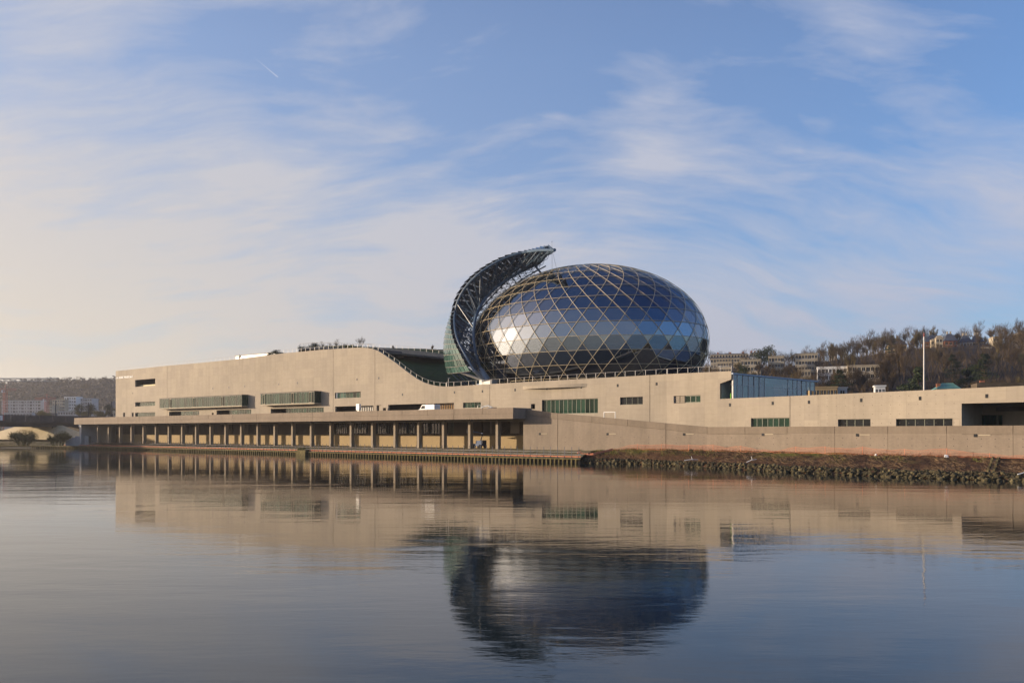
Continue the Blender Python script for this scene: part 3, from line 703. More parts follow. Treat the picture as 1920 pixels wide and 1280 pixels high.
# portal passage on the right
mb = MB(); slab(mb, LU2, tP0-0.5, tP0-0.001, 4.9, zP1+.3, 0.56, 9.5); slab(mb, LU2, tP0, LU2.t(1895)+3.2, 4.9, zP1-.01, 9.5, 10); 
obj('passage_wall', mb, M_fac, bld)
mb = MB(); slab(mb, LU2, tP0, tEnd, zP1+.002, zP1+.5, 0.56, 14); obj('passage_ceiling', mb, M_fac, bld)
mb = MB(); slab(mb, LU2, tP0+2, tEnd, zP1-1.0, zP1-.4, 9.0, 9.45); obj('passage_beam', mb, M_recess, bld)
L9 = LU2.off(9.2); glaze(L9, (L9.t(1828), L9.t(1879), 4.95, L9.z(1840, 778)), 9, 0.0, M_win, M_black)
# glass pavilion running back from the wall
LP = Line((LU2.at(t1371).x, LU2.at(t1371).y), (0.7071, 0.7071)); LP.n = Vector((0.7071, -0.7071, 0))
pav = thing('glass_pavilion', LP.at(16, 11), 'blue glass pavilion with a flat roof standing behind the pale wall', 'pavilion')
zr = 15.95; zf = 10.8; tl = LP.t(1529.5)
def pxp(x): return LP.t(x)
mb = MB(); slab(mb, LP, 0.02, tl+0.4, zr-0.28, zr, -0.35, 0.3); slab(mb, LP, .62, tl+0.4, zr-0.28, zr, 0.31, 14); obj('roof', mb, M_foot, pav)
mb = MB(); slab(mb, LP, 0.7, pxp(1512), zf-.5, zf, -0.1, 14); obj('floor', mb, M_deck, pav)
xm = [1373.5, 1382.5, 1392.5, 1403.2, 1413.8, 1423.8, 1433.3, 1477.3, 1486.7, 1494.8, 1503.2, 1511.7, 1519, 1527]
fr = MB()
for i, x in enumerate(xm):
    t_ = pxp(x); slab(fr, LP, t_-0.09, t_+0.09, zf, zr-0.28, -0.08, 0.08)
slab(fr, LP, 0, tl, zr-2.1, zr-2.02, -0.05, 0.05)
obj('mullion', fr, M_alu, pav)
for a, c in zip(xm, xm[1:]):
    if a >= 1511: z0_ = zr-2.0
    else: z0_ = zf
    for za, zb2 in ((zf, zr-2.11), (zr-2.01, zr-0.29)):
        if a > 1511 and za == zf: continue
        g = MB(); t_a, t_c = pxp(a)+.1, pxp(c)-.1; w_ = random.uniform(-.03, .03)
        g.face([LP.at(t_a, za, w_), LP.at(t_c, za, -w_), LP.at(t_c, zb2, -w_), LP.at(t_a, zb2, w_)]); obj('glass_pane', g, M_wing, pav)
mb = MB(); slab(mb, LP, pxp(1433.3), pxp(1477.3), zf, zr-.4, 3.0, 3.3); slab(mb, LP, 0.2, tl-6, zf, zr-.4, 12, 12.4)
obj('inner_wall', mb, M_grey, pav)
mb = MB(); slab(mb, LP, pxp(1376), pxp(1379), zf, zf+1.6, 0.6, 0.7); obj('lime_panel', mb, M_lime, pav)
# recess beside the wall cut-out
mb = MB(); slab(mb, LU2, LU2.t(1350)-1.2, LU2.t(1350)-0.001, 10.7, 15.4, 0.56, 7); slab(mb, LU2, LU2.t(1350), t1371-.1, 10.7, 15.2, 7, 7.3); obj('recess_wall', mb, M_grey, pav)
mb = MB(); slab(mb, LU2, LU2.t(1350)-1.2, t1371-0.05, 15.21, 15.5, 0.56, 7); obj('recess_ceiling', mb, M_grey, pav)
mb = MB(); mb.tube([LP.at(0.35, zf, -0.2), LP.at(0.35, zr-.3, -0.2)], 0.10, 8); obj('post', mb, M_alu, pav)

# ------------------------------------------------------------------ terrace
tT0 = LF.t(139); tT1 = LF.t(962.3)
ter = thing('terrace', LF.at(LF.t(600), 2.0), 'long concrete terrace on rectangular columns over the quay', 'terrace')
zs = LF.z(962, 784.8); zp = LF.z(962, 763.8); zmid = lerp(zs, zp, 0.47)
jf = [139, 175, 197, 221, 240, 262, 285, 311, 361, 391, 436, 481, 530, 586, 645, 708.6, 754, 801, 851, 905, 962.3]
for a, c in zip(jf, jf[1:]):
    ta, tc_ = LF.t(a)+0.035, LF.t(c)-0.035
    mb = MB(); slab(mb, LF, ta, tc_, zmid+0.03, zp+random.uniform(-.015, .015), 0.0, 0.3); obj('parapet_panel', mb, M_fas, ter)
jb = [139, 175, 311, 481, 586, 708.6, 851, 962.3]
for a, c in zip(jb, jb[1:]):
    mb = MB(); slab(mb, LF, LF.t(a)+0.03, LF.t(c)-0.03, zs, zmid, -0.06, 0.3); obj('edge_beam', mb, M_fas, ter)
mb = MB(); slab(mb, LF, tT1-0.3, tT1+0.0, zs+.01, zp-.01, 0.31, 5.8); slab(mb, LF, tT0, tT0+0.3, zs+.01, zp-.01, 0.31, 13.2); obj('end_parapet', mb, M_fas, ter)
mb = MB(); slab(mb, LF, tT0+.31, tT1-.31, zs+0.05, ZD, 0.31, 13.29); obj('deck_slab', mb, M_deck, ter)
cb = MB(); cb.box((0, 0, 0), 0.62, 0.95, 6.3); cm = mesh('column', cb, M_col)
for n in range(24):
    t_ = 7.609*n; q = LC.at(t_, 5.05, 0.4); link('column', cm, ter, q, rz=atan2(LC.d.y, LC.d.x))
mb = MB(); slab(mb, LC, LC.t(150), LC.t(985), zs-0.45, zs+0.04, 0.1, 0.7); obj('downstand_beam', mb, M_col, ter)
# wall at the back of the undercroft with dark window openings
wins = []
bx = [(628, 650), (661, 690), (705, 731), (745, 777), (791, 824), (837, 851)]
LB = LU.off(0.0)
zb0, zb1 = max(4.95, LB.z(700, 812)), LB.z(700, 789)
hh = [(LB.t(a), LB.t(c), zb0, min(zb1, zs-0.1)) for a, c in bx]
for a, c in ((903, 922), (957, 974), (352, 359), (374, 382), (404, 411), (435, 444), (466, 476), (504, 512), (552, 575), (322, 328)): hh.append((LB.t(a), LB.t(c), zb0, zs-0.1))
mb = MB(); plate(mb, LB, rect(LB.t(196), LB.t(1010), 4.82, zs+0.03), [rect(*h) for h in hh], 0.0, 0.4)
obj('upper_back_wall', mb, concrete('shade_toned_concrete', (0.13, 0.105, 0.08), 0.25, 1.0, 0.4, 0, bump=0.2), ter)  # darker than the lower wall: undercroft shade is put into this colour
mb = MB(); slab(mb, LB, LB.t(196), LB.t(1010), 1.2, 4.80, -0.03, 0.4); obj('lower_back_wall', mb, M_back, ter)
for i, h in enumerate(hh):
    n = 6 if i < 6 else 1; g = MB(); slab(g, LB, h[0], h[1], h[2], h[3], 0.30, 0.38); w = obj('window', g, M_dwin if i < 6 else M_recess, ter)
    for k in range(1, n):
        g = MB(); t_ = lerp(h[0], h[1], k/n); slab(g, LB, t_-.08, t_+.08, h[2], h[3], 0.2, 0.3); obj('mullion', g, M_mul, w)
mb = MB(); slab(mb, LC, LC.t(163), LC.t(166.5), 1.6, zs+0.02, -2.5, 9.3); obj('side_wall', mb, M_grey, ter)
mb = MB(); slab(mb, LC, LC.t(166), LC.t(182)-.4, 1.6, zs, 4.0, 4.3); obj('side_wall', mb, M_col, ter)
mb = MB(); slab(mb, LC, LC.t(170), LC.t(985), 1.9, 2.02, -1.5, 9.3); obj('plinth', mb, M_earth, ter)

# ------------------------------------------------------------------ retaining wall
ret = thing('retaining_wall', LC.at(LC.t(1200), 2.0), 'grey stained concrete retaining wall sloping down then running level', 'retaining wall')
ztR = LC.z(1326, 800.2)
tops = [(985.5, 766), (1000, 768.8), (1037, 773.6), (1326, 800.2)]
profR = [(LC.t(x), LC.z(x, y)) for x, y in tops]
jr = [981, 1045.5, 1248.5, 1326]; cut = 1.15
for a, c in zip(jr, jr[1:]):
    ta, tc_ = LC.t(a)+(0.05 if a > 990 else 0), LC.t(c)-(0.05 if c < 1300 else 0)
    cp = clip_top(ta, tc_, profR); low = [(q[0], q[1]-cut) for q in cp]
    mb = MB(); plate(mb, LC, [(ta, 1.4), (tc_, 1.4)]+low[::-1], [], 0.0, 0.5); obj('wall_panel', mb, M_ret, ret)
cj = [985.5, 1045.5, 1110, 1177, 1248.5, 1326]
for a, c in zip(cj, cj[1:]):
    ta, tc_ = LC.t(a)+0.03, LC.t(c)-0.03; cp = clip_top(ta, tc_, profR); low = [(q[0], q[1]-cut+0.03) for q in cp]
    mb = MB(); plate(mb, LC, low+cp[::-1], [], -0.04, 0.5); obj('coping_panel', mb, M_ret2, ret)
jr2 = [1326, 1565, 1664.7, 1775, 1899.5, 2060, 2300]
for a, c in zip(jr2, jr2[1:]):
    mb = MB(); slab(mb, LR2, LR2.t(a)+(0.02 if a > 1330 else 0.0), LR2.t(c)-0.02, 1.4, ztR-cut-.05, 0.0, 0.5); obj('wall_panel', mb, M_ret, ret)
jc2 = [1326, 1397, 1476, 1565, 1664.7, 1775, 1899.5, 2060, 2300]
for a, c in zip(jc2, jc2[1:]):
    mb = MB(); slab(mb, LR2, LR2.t(a)+0.03, LR2.t(c)-0.03, ztR-cut-.02, ztR, -0.04, 0.5); obj('coping_panel', mb, M_ret2, ret)
ob = MB(); ob.box((0, 0, 0), 0.42, 0.12, 0.42); om2 = mesh('drain_outlet', ob, M_black)
sb = MB(); sb.box((0, 0, 0), 1.5, 0.05, 0.14); sm = mesh('drain_lip', sb, M_cream)
for L, x, y in ((LC, 1012, 813.3), (LC, 1139, 813.6), (LC, 1282.6, 814), (LR2, 1430.5, 814.4), (LR2, 1607.6, 815.3), (LR2, 1829, 816)):
    rz = atan2(L.d.y, L.d.x); t_ = L.t(x); z_ = L.z(x, y); link('drain_outlet', om2, ret, L.at(t_, z_, -0.0), rz=rz); link('drain_lip', sm, ret, L.at(t_+1.1, z_+.06, -0.03), rz=rz)
tb_ = MB()
for px in range(1060, 1920, 26):
    L = LC if px < 1326 else LR2
    for zz in (3.6, 4.6): tb_.box(L.at(L.t(px), zz, 0.0), 0.09, 0.02, 0.09, atan2(L.d.y, L.d.x))
obj('tie_hole', tb_, M_black, ret, kind='stuff')
# path between the two walls
mb = MB(); pts = [985, 1000, 1037, 1100, 1180, 1250, 1326, 1500, 1700, 1920, 2280]
def pathz(x): return max(5.15, table(profR, LC.t(x))-1.0) if x <= 1326 else 5.15
for a, c in zip(pts, pts[1:]):
    fa = LC.at(LC.t(a), pathz(a), .5) if a <= 1326 else LR2.at(LR2.t(a), pathz(a), .5)
    fc = LC.at(LC.t(c), pathz(c), .5) if c <= 1326 else LR2.at(LR2.t(c), pathz(c), .5)
    ba = LU.at(LU.t(a), pathz(a), 0.02) if a < 1250 else LU2.at(LU2.t(a), pathz(a), 0.02)
    bc = LU.at(LU.t(c), pathz(c), 0.02) if c < 1250 else LU2.at(LU2.t(c), pathz(c), 0.02)
    mb.face([fa, fc, bc, ba])
tag(obj('path', mb, M_deck), 'sloping paved path behind the retaining wall', None, None, 'structure')

# ------------------------------------------------------------------ glass dome (egg-shaped auditorium shell)
DC = Vector((16.5, 197.0, 25.3)); DA, DB, DV = 29.6, 21.0, 18.2     # centre, half axes along / across the building, half height
ux = Vector((LC.d.x, LC.d.y, 0)); vx = Vector((-LC.n.x, -LC.n.y, 0))
def ell(phi, th, ex=0.0):
    a, b_, c_ = DA+ex, DB+ex, DV+ex
    p = DC+ux*(a*cos(th)*cos(phi))+vx*(b_*cos(th)*sin(phi)); p.z = DC.z+c_*sin(th); return p
NDIV = 72
_s = [0.0]; _K = 2880
for i in range(_K):
    p0, p1 = 2*pi*i/_K, 2*pi*(i+1)/_K
    _s.append(_s[-1]+sqrt((DA*(cos(p1)-cos(p0)))**2+(DB*(sin(p1)-sin(p0)))**2))
def phi_of(i):
    u_ = (i % NDIV)/NDIV*_s[-1]; lo, hi = 0, _K
    while hi-lo > 1:
        mid = (lo+hi)//2
        if _s[mid] <= u_: lo = mid
        else: hi = mid
    return 2*pi*(lo+(u_-_s[lo])/(_s[hi]-_s[lo]))/_K+2*pi*(i//NDIV)
TH0 = radians(-0.4); DTH = radians(9.15); JB, JT = -4, 9
PHO = 0.35
def G(i, j, ex=0.0):
    return ell(phi_of(i+PHO), TH0+j*DTH, ex)
dome = thing('glass_dome', Vector((DC.x, DC.y, 14.6)), 'large egg-shaped dome of reflective glass behind a hexagonal timber lattice', 'glass dome')
for j in range(JB, JT+1):
    mb = MB(); mb.tube([G(i*0.5, j, 0.16) for i in range(NDIV*2+1)], 0.043 if j < 7 else 0.034, 5); obj('ring_bar', mb, M_frame, dome)
for s_ in (1, -1):
    for k in range(0, NDIV, 2):
        mb = MB(); ptsl = []
        for q in range((JT-JB)*4+1):
            j = JB+q/4.0; ii = (k if s_ == 1 else k+1)+s_*(j-JB); ptsl.append(G(ii, j, 0.20))
        mb.tube(ptsl, 0.052, 5, 0.042); obj('diagonal_bar', mb, M_frame, dome)
# panes: hexagons between the rings, triangles in between
hexes, tris_ = [], []
for j in range(JB, JT):
    for i in range(NDIV):
        if (i+(j-JB)) % 2 == 1:
            poly = [G(i, j), G(i+1, j), G(i+1.5, j+.5), G(i+1, j+1), G(i, j+1), G(i-.5, j+.5)]; hexes.append(poly)
            tris_.append([G(i+1, j), G(i+2, j), G(i+1.5, j+.5)]); tris_.append([G(i+1, j+1), G(i+1.5, j+.5), G(i+2, j+1)])
def shrink(poly, k=0.985):
    c = sum(poly, Vector())/len(poly)
    # flatten on to the pane's own plane
    n_ = Vector()
    for a, b_ in zip(poly, poly[1:]+poly[:1]): n_ += (a-c).cross(b_-c)
    n_.normalize()
    return [c+((p-c)-n_*(p-c).dot(n_))*k for p in poly], c, n_
camp = Vector((0, 0, HC))
def facing(poly):
    q, c, n_ = shrink(poly)
    return n_.dot((camp-c).normalized())
hexes.sort(key=lambda q: -facing(q)); tris_.sort(key=lambda q: -facing(q))
def wob(poly):
    q, c, n_ = shrink(poly); a = Vector((random.gauss(0, .006), random.gauss(0, .006), random.gauss(0, .006)))
    return [p+n_*(p-c).dot(a) for p in q]
def panes(lst, name, part):
    for poly in lst[:298]:
        mb = MB(); mb.face(wob(poly)); obj(name, mb, M_dome, dome)
    mb = MB()
    for poly in lst[298:]: mb.face(wob(poly))
    if lst[298:]: obj(name, mb, M_dome, dome, kind='stuff')
panes(hexes, 'glass_pane', 0); panes(tris_, 'corner_pane', 0)
mb = MB(); top = [G(i, JT, 0.05) for i in range(NDIV)]
for i in range(NDIV): mb.face([top[i], top[(i+1) % NDIV], ell(0, pi/2, 0.05)])
obj('crown_cap', mb, M_slate2, dome)
# concert hall body inside the glass
mb = MB(); M_ = 48
profc = [(0.93, 14.9), (0.94, 22.6), (0.78, 22.7), (0.78, 23.9), (0.86, 24.0), (0.86, 26.0), (0.76, 26.1), (0.76, 30), (0.66, 35), (0.45, 39.5), (0.0, 41)]
rows_ = [[DC*0+Vector((DC.x, DC.y, 0))+ux*((DA-1.5)*k*cos(2*pi*i/M_))+vx*((DB-1.5)*k*sin(2*pi*i/M_))+Vector((0, 0, z_)) for i in range(M_)] for k, z_ in [(a*(0.86 if z < 23 else 1), z) for a, z in profc]]
for a in range(len(rows_)-1):
    for i in range(M_): mb.face([rows_[a][i], rows_[a][(i+1) % M_], rows_[a+1][(i+1) % M_], rows_[a+1][i]])
obj('concert_hall', mb, M_cork, dome)
mb = MB()
for z_ in (22.6,):
    a = [ell(2*pi*i/M_, math.asin((z_-DC.z)/DV), -1.0) for i in range(M_)]; c_ = [Vector((p.x, p.y, p.z+0.35)) for p in a]
    for i in range(M_):
        i2 = (i+1) % M_; mb.face([a[i], a[i2], c_[i2], c_[i]]); mb.face([Vector((DC.x, DC.y, z_)), a[i], a[i2]]); mb.face([Vector((DC.x, DC.y, z_+.35)), c_[i], c_[i2]])
obj('gallery_floor', mb, M_cork, dome)
# round plinth whose rim just breaks through the wall line
mb = MB(); R_ = [Vector((DC.x, DC.y, 0))+ux*(7.0+(DA*0.9)*cos(2*pi*i/96))+vx*((DB+0.95)*sin(2*pi*i/96)) for i in range(96)]
lo_ = [p+Vector((0, 0, 14.62)) for p in R_]; hi_ = [p+Vector((0, 0, 15.25)) for p in R_]
for i in range(96): mb.face([lo_[i], lo_[(i+1) % 96], hi_[(i+1) % 96], hi_[i]])
mb.face(hi_); mb.face(lo_[::-1]); o_ = obj('plinth', mb, [M_fac, M_slate2], dome); o_.data.polygons[96].material_index = 1

# ------------------------------------------------------------------ solar sail
def hit(px, py, ex):
    """where the sight line through a picture point meets the sail's shell"""
    d = Vector(((px-960)/FPX, 1.0, (HOR-py)/FPX)); o = camp-DC
    def loc(v): return Vector((v.dot(ux)/(DA+ex), v.dot(vx)/(DB+ex), v.z/(DV+ex)))
    O, D = loc(o), loc(d); A_ = D.dot(D); B_ = 2*O.dot(D); C_ = O.dot(O)-1; disc = B_*B_-4*A_*C_
    s_ = (-B_-sqrt(disc))/(2*A_) if disc > 0 else -B_/(2*A_)
    q = (O+D*s_).normalized()
    return math.asin(max(-1, min(1, q.z))), atan2(q.y, q.x) % (2*pi)
SX = 5.7           # shell distance outside the dome glass
F1 = [(888, 694), (880, 682), (873, 668), (858, 641), (852, 619), (851, 596), (855.5, 569), (866, 547), (882, 526), (905, 506), (933, 489), (962, 477), (992, 470.5), (1018, 468), (1040, 468.5)]
def hit3(px, py, ex, far=False):
    """point of the shell seen at (px, py); the shell swells a little where the sight line would miss it"""
    d = Vector(((px-960)/FPX, 1.0, (HOR-py)/FPX)); o = camp-DC; e = ex
    for _ in range(80):
        def loc(v): return Vector((v.dot(ux)/(DA+e), v.dot(vx)/(DB+e), v.z/(DV+e)))
        O, D = loc(o), loc(d); A_ = D.dot(D); B_ = 2*O.dot(D); C_ = O.dot(O)-1; disc = B_*B_-4*A_*C_
        if disc >= 0: break
        e += 0.1
    r_ = sqrt(max(disc, 0)); s_ = (-B_+(r_ if far else -r_))/(2*A_)
    q = (O+D*s_).normalized(); return q, e
def smooth1(L_, n):
    for _ in range(n): L_ = [L_[0]]+[(a+b_*2+c_)/4 for a, b_, c_ in zip(L_, L_[1:], L_[2:])]+[L_[-1]]
    return L_
def upoint(q, e): return DC+ux*((DA+e)*q.x)+vx*((DB+e)*q.y)+Vector((0, 0, (DV+e)*q.z))
def curve_uv(pix, far, m_=40, sm_=6):
    raw = []
    for (x0, y0), (x1, y1) in zip(pix, pix[1:]):
        for k in range(6): raw.append(hit3(lerp(x0, x1, k/6), lerp(y0, y1, k/6), SX, far))
    raw.append(hit3(*pix[-1], SX, far)); qs = [r_[0] for r_ in raw]; es = smooth1([r_[1] for r_ in raw], 4)
    qs = [q.normalized() for q in smooth1(qs, sm_)]
    P3 = [upoint(q, e) for q, e in zip(qs, es)]; L_ = [0]
    for a, b_ in zip(P3, P3[1:]): L_.append(L_[-1]+(b_-a).length)
    out = []
    for k in range(m_+1):
        s_ = L_[-1]*k/m_
        for i in range(len(P3)-1):
            if s_ <= L_[i+1]+1e-9:
                f = (s_-L_[i])/max(1e-9, L_[i+1]-L_[i]); out.append((qs[i].lerp(qs[i+1], f).normalized(), lerp(es[i], es[i+1], f))); break
    return out
FB = [(864, 691), (864, 668), (870, 636), (880, 608), (898, 582), (922, 556), (960, 516), (1001, 491), (1022, 479), (1040, 469)]
EF, EB = curve_uv(F1, False), curve_uv(FB, True)
EB[-1] = EF[-1]
def S(u_, v, ex=0.0):
    v = max(0.0, min(1.0, v)); k = v*40; i = min(39, int(k)); f = k-i
    qa, ea = EF[i][0].lerp(EF[i+1][0], f).normalized(), lerp(EF[i][1], EF[i+1][1], f)
    qb, eb = EB[i][0].lerp(EB[i+1][0], f).normalized(), lerp(EB[i][1], EB[i+1][1], f)
    q = qa.slerp(qb, u_) if (qa-qb).length > 1e-5 else qa
    return upoint(q, lerp(ea, eb, u_)+ex)
sail = thing('solar_sail', Vector((upoint(EF[0][0], SX).x, upoint(EF[0][0], SX).y, 15)), 'tall curved sail of solar panels on a blue steel truss beside the glass dome', 'solar sail')
rows_n, cols_n = 34, 18
pan = []
for r_ in range(rows_n):
    v0, v1 = (r_+0.06)/rows_n, (r_+0.94)/rows_n
    for c_ in range(cols_n):
        u0, u1 = (c_+0.06)/cols_n, (c_+0.94)/cols_n
        if r_ > rows_n*.92: continue
        of_ = 0.85*min(1, (1-v0)*2.0)+.08; pan.append(([S(u0, v0, of_), S(u1, v0, of_), S(u1, v1, of_-.3*(0.3+v1)), S(u0, v1, of_-.3*(0.3+v1))], r_, c_))
def quad_box(mb, q, th_=0.08):
    q = [q[0], q[1], q[2], q[3]]
    n_ = (q[1]-q[0]).cross(q[3]-q[0]).normalized()*th_; mb.hexa([p for p in q]+[p+n_ for p in q])
PVN = True
_q = pan[0][0]; PVN = (_q[1]-_q[0]).cross(_q[3]-_q[0]).dot(_q[0]-DC) > 0; print('PVN', PVN)
pan.sort(key=lambda q: q[2]*1.0+q[1]*0.25)
for q, r_, c_ in pan[:280]:
    mb = MB(); quad_box(mb, q); o_ = obj('solar_panel', mb, [M_pv, M_slate2], sail); [setattr(p_, 'material_index', 0 if i_ == (1 if PVN else 0) else 1) for i_, p_ in enumerate(o_.data.polygons)]
mb = MB()
for q, r_, c_ in pan[280:]: quad_box(mb, q)
o_ = obj('solar_panel', mb, [M_pv, M_slate2], sail, kind='stuff')
for i_, p_ in enumerate(o_.data.polygons):
    if i_ % 6 != (1 if PVN else 0): p_.material_index = 1
for r_ in range(rows_n+1):
    v = r_/rows_n; umax = 1.0; of_ = 0.75*min(1, (1-v)*2.0)
    mb = MB(); mb.tube([S(umax*k/8, v, of_) for k in range(9)], 0.06, 4); obj('panel_rail', mb, M_alu if v < .4 else M_steel, sail)
# chords
IN = -3.4
def INv(v): return IN*min(1.0, max(0.12, (1-v)*4.5))
def chord(u_, ex, r, v0=0.0, v1=1.0, mat=M_steel):
    mb = MB(); mb.tube([S(u_, lerp(v0, v1, k/36), ex) for k in range(37)], r, 8); return obj('chord', mb, mat, sail)
chord(0.0, -0.1, 0.30, mat=M_chord)
F2 = [(911, 713), (903, 700), (897, 685), (890, 662), (886, 640), (885, 622), (887.5, 594), (893.8, 573), (906, 549), (920, 531), (936, 515), (964, 496), (985, 487), (1002, 481)]
pts2 = []
for x, y in F2:
    th, ph = hit(x, y, SX+IN); pts2.append(ell(ph, th, SX+IN))
def smooth(pts, n=3):
    for _ in range(n): pts = [pts[0]]+[(a+b_*2+c_)/4 for a, b_, c_ in zip(pts, pts[1:], pts[2:])]+[pts[-1]]
    return pts
def resample(pts, m_):
    L_ = [0]
    for a, b_ in zip(pts, pts[1:]): L_.append(L_[-1]+(b_-a).length)
    out = []
    for k in range(m_+1):
        s_ = L_[-1]*k/m_
        for i in range(len(pts)-1):
            if s_ <= L_[i+1]+1e-9: out.append(pts[i].lerp(pts[i+1], (s_-L_[i])/max(1e-9, L_[i+1]-L_[i]))); break
    return out
inner = resample(smooth(pts2), 40)
tip = S(0, 1.0, 0); inner_all = inner+[inner[-1].lerp(tip, 0.5)+Vector((0, 0, .5)), tip]
mb = MB(); mb.tube(inner_all, 0.36, 8); obj('main_chord', mb, M_chord, sail)
for u_ in (0.3, 0.62, 0.99): chord(u_, -0.2, 0.16)
for u_ in (0.32, 0.64, 0.97): chord(u_, IN*.8, 0.16, 0.05, 0.9)
# lattice ribs
NR = 22
for r_ in range(NR+1):
    v = lerp(0.02, 0.97, r_/NR); ns = 7
    mb = MB(); o_ = [S(k/ns, v, -0.2) for k in range(ns+1)]; i_ = [S(min(1, max(0, (k+.5)/ns)), v, INv(v)) for k in range(ns)]
    f2 = inner[min(40, int(v*40))]
    mb.tube([f2]+i_[1:], 0.075, 4)
    for k in range(ns): mb.tube([o_[k], i_[k]], 0.06, 4); mb.tube([i_[k], o_[k+1]], 0.06, 4)
    mb.tube([o_[0], f2], 0.12, 5)
    obj('rib', mb, M_steel, sail)
    if r_ < NR:
        v2 = lerp(0.02, 0.97, (r_+1)/NR); mb = MB(); f3 = inner[min(40, int(v2*40))]
        a, c_ = (S(0, v, -.1), f3) if r_ % 2 else (f2, S(0, v2, -.1))
        mb.tube([a, c_], 0.11, 5); mb.tube([f2, S(.32, v2, INv(v2))], 0.07, 4)
        for k in range(ns):
            mb.tube([S(k/ns, v, -.2), S((k+1)/ns, v2, -.2)], 0.05, 4); mb.tube([S(k/ns, v, INv(v)), S((k+1)/ns, v2, INv(v2))], 0.06, 4); mb.tube([S((k+1)/ns, v, INv(v)), S(k/ns, v2, INv(v2))], 0.05, 4)
            mb.tube([S(k/ns, v, -.2), S((k+.5)/ns, v2, INv(v2))], 0.05, 4)
        obj('diagonal_brace', mb, M_steel, sail)
mb = MB(); rr = random.Random(3)
for k in range(220):
    v_ = rr.uniform(0, .97); p = S(rr.uniform(0, 1), v_, rr.uniform(INv(v_), -.3)); mb.box(p, rr.uniform(.2, .6), .08, .12, rr.uniform(0, 3))
obj('glint_fleck', mb, M_foot, sail, kind='stuff')  # pale flecks added inside the truss to stand for glints
# feet, bogie and strut
foot = P(911, 713, 196) ; 
foot = inner[0]
base = MB(); base.box(foot+Vector((0.6, 0, -0.6)), 3.4, 2.4, 1.4, -0.69); obj('bogie', base, M_alu, sail)
leg = MB(); leg.tube([inner[3], foot], 0.55, 10, 1.1); obj('foot', leg, M_foot, sail)
for a, r_ in ((S(0.0, 0.0, 0), .38), (S(0.2, 0.0, 0), .3), (S(0.1, 0.0, IN), .34)):
    mb = MB(); mb.tube([a, foot+Vector((0, 0, -.2))], r_, 8); obj('foot_strut', mb, M_foot if r_ > .3 else M_alu, sail)
for u_ in (0.2, 0.5, 0.85):
    mb = MB(); a = S(u_, 0, 0); c_ = S(u_, 0, -5.5); c_.z = 14.8
    mb.tube([a, c_], 0.25, 6); mb.tube([S(u_, 0, IN), c_], 0.22, 6); obj('lower_truss', mb, M_steel, sail)
sp = inner[-2]; 
th_, ph_ = hit(1014, 511, 0.0); q_ = ell(ph_, th_, 0)
mb = MB(); mb.tube([sp, q_], 0.24, 8); obj('stay_strut', mb, M_steel, sail)
mast_b = S(0, .985, 0.1)
mb = MB(); mb.tube([mast_b, mast_b+Vector((0, 0, 1.8))], 0.018, 4); mb.box(mast_b+Vector((0, 0, 1.6)), .1, .1, .22); obj('mast', mb, M_black, sail)
for x_ in (1035, 1044):
    th_, ph_ = hit(x_, 505, 0.0); mb = MB(); mb.tube([mast_b, ell(ph_, th_, 0.1)], 0.025, 4); obj('cable', mb, M_black, sail)

# ------------------------------------------------------------------ roof furniture
def railing(L, xs_, zt, name, label, h_=1.1, step=2.0, mat=M_alu, group=None, rails=1, o=0.25, post_r=0.05):
    t_a, t_b = L.t(xs_[0]), L.t(xs_[-1]); r = thing(name, L.at((t_a+t_b)/2, zt((t_a+t_b)/2), o), label, 'railing', group)
    n = max(1, int((t_b-t_a)/step)); pb_ = MB(); pb_.box((0, 0, h_/2), post_r*2, post_r*2, h_); me = mesh('post', pb_, mat)
    top = []
    for i in range(n+1):
        t_ = lerp(t_a, t_b, i/n); q = L.at(t_, zt(t_), o); top.append(q)
        if i % 1 == 0: link('post', me, r, q, rz=-.69)
    for k in range(rails):
        mb = MB(); mb.tube([q+Vector((0, 0, h_*(1-0.45*k))) for q in top], post_r*0.9, 4); obj('rail', mb, mat, r)
    return r
railing(LU, (531, 835), lambda t_: ztop(t_)-0.25, 'railing', 'light metal railing following the dipping roof edge', post_r=0.032, step=1.9)
railing(LU, (836, 1249), lambda t_: ztop(t_)-0.1, 'railing', 'light metal railing on the wall top in front of the glass dome', post_r=0.032, step=2.2)
railing(LU2, (1250, 1370), lambda t_: lerp(z2a, z2b, t_/t1371)-0.1, 'railing', 'light metal railing on the wall top right of the dome', post_r=0.032, step=2.0)
railing(LU, (218, 438), lambda t_: ztop(t_)-0.1, 'railing', 'thin railing on the left roof edge above the small lettering', post_r=0.03, step=2.4, h_=1.0)
railing(LU45, (690, 858), lambda t_: LU45.z(lerp(690, 860, (t_-LU45.t(690))/(LU45.t(860)-LU45.t(690))), table(UT, lerp(690, 860, (t_-LU45.t(690))/(LU45.t(860)-LU45.t(690)))))-.1, 'railing', 'railing on top of the dark parapet above the lawn', post_r=0.03, step=2.4)
LR8 = LU.off(7)
wb = thing('roof_cabin', LR8.at(LR8.t(470), LR8.z(470, 676)), 'low white bar-shaped roof structure gleaming above the pale wall', 'roof cabin')
mb = MB(); za, zb3 = LR8.z(441, 667.5), LR8.z(516, 661.0)
ta, tb_ = LR8.t(442), LR8.t(517)
mb.hexa([LR8.at(ta, za-3, 0), LR8.at(tb_, za-3, 0), LR8.at(tb_, za-3, 5), LR8.at(ta, za-3, 5), LR8.at(ta, za, 0), LR8.at(tb_, zb3, 0), LR8.at(tb_, zb3, 5), LR8.at(ta, za, 5)]); obj('wall', mb, M_white, wb)
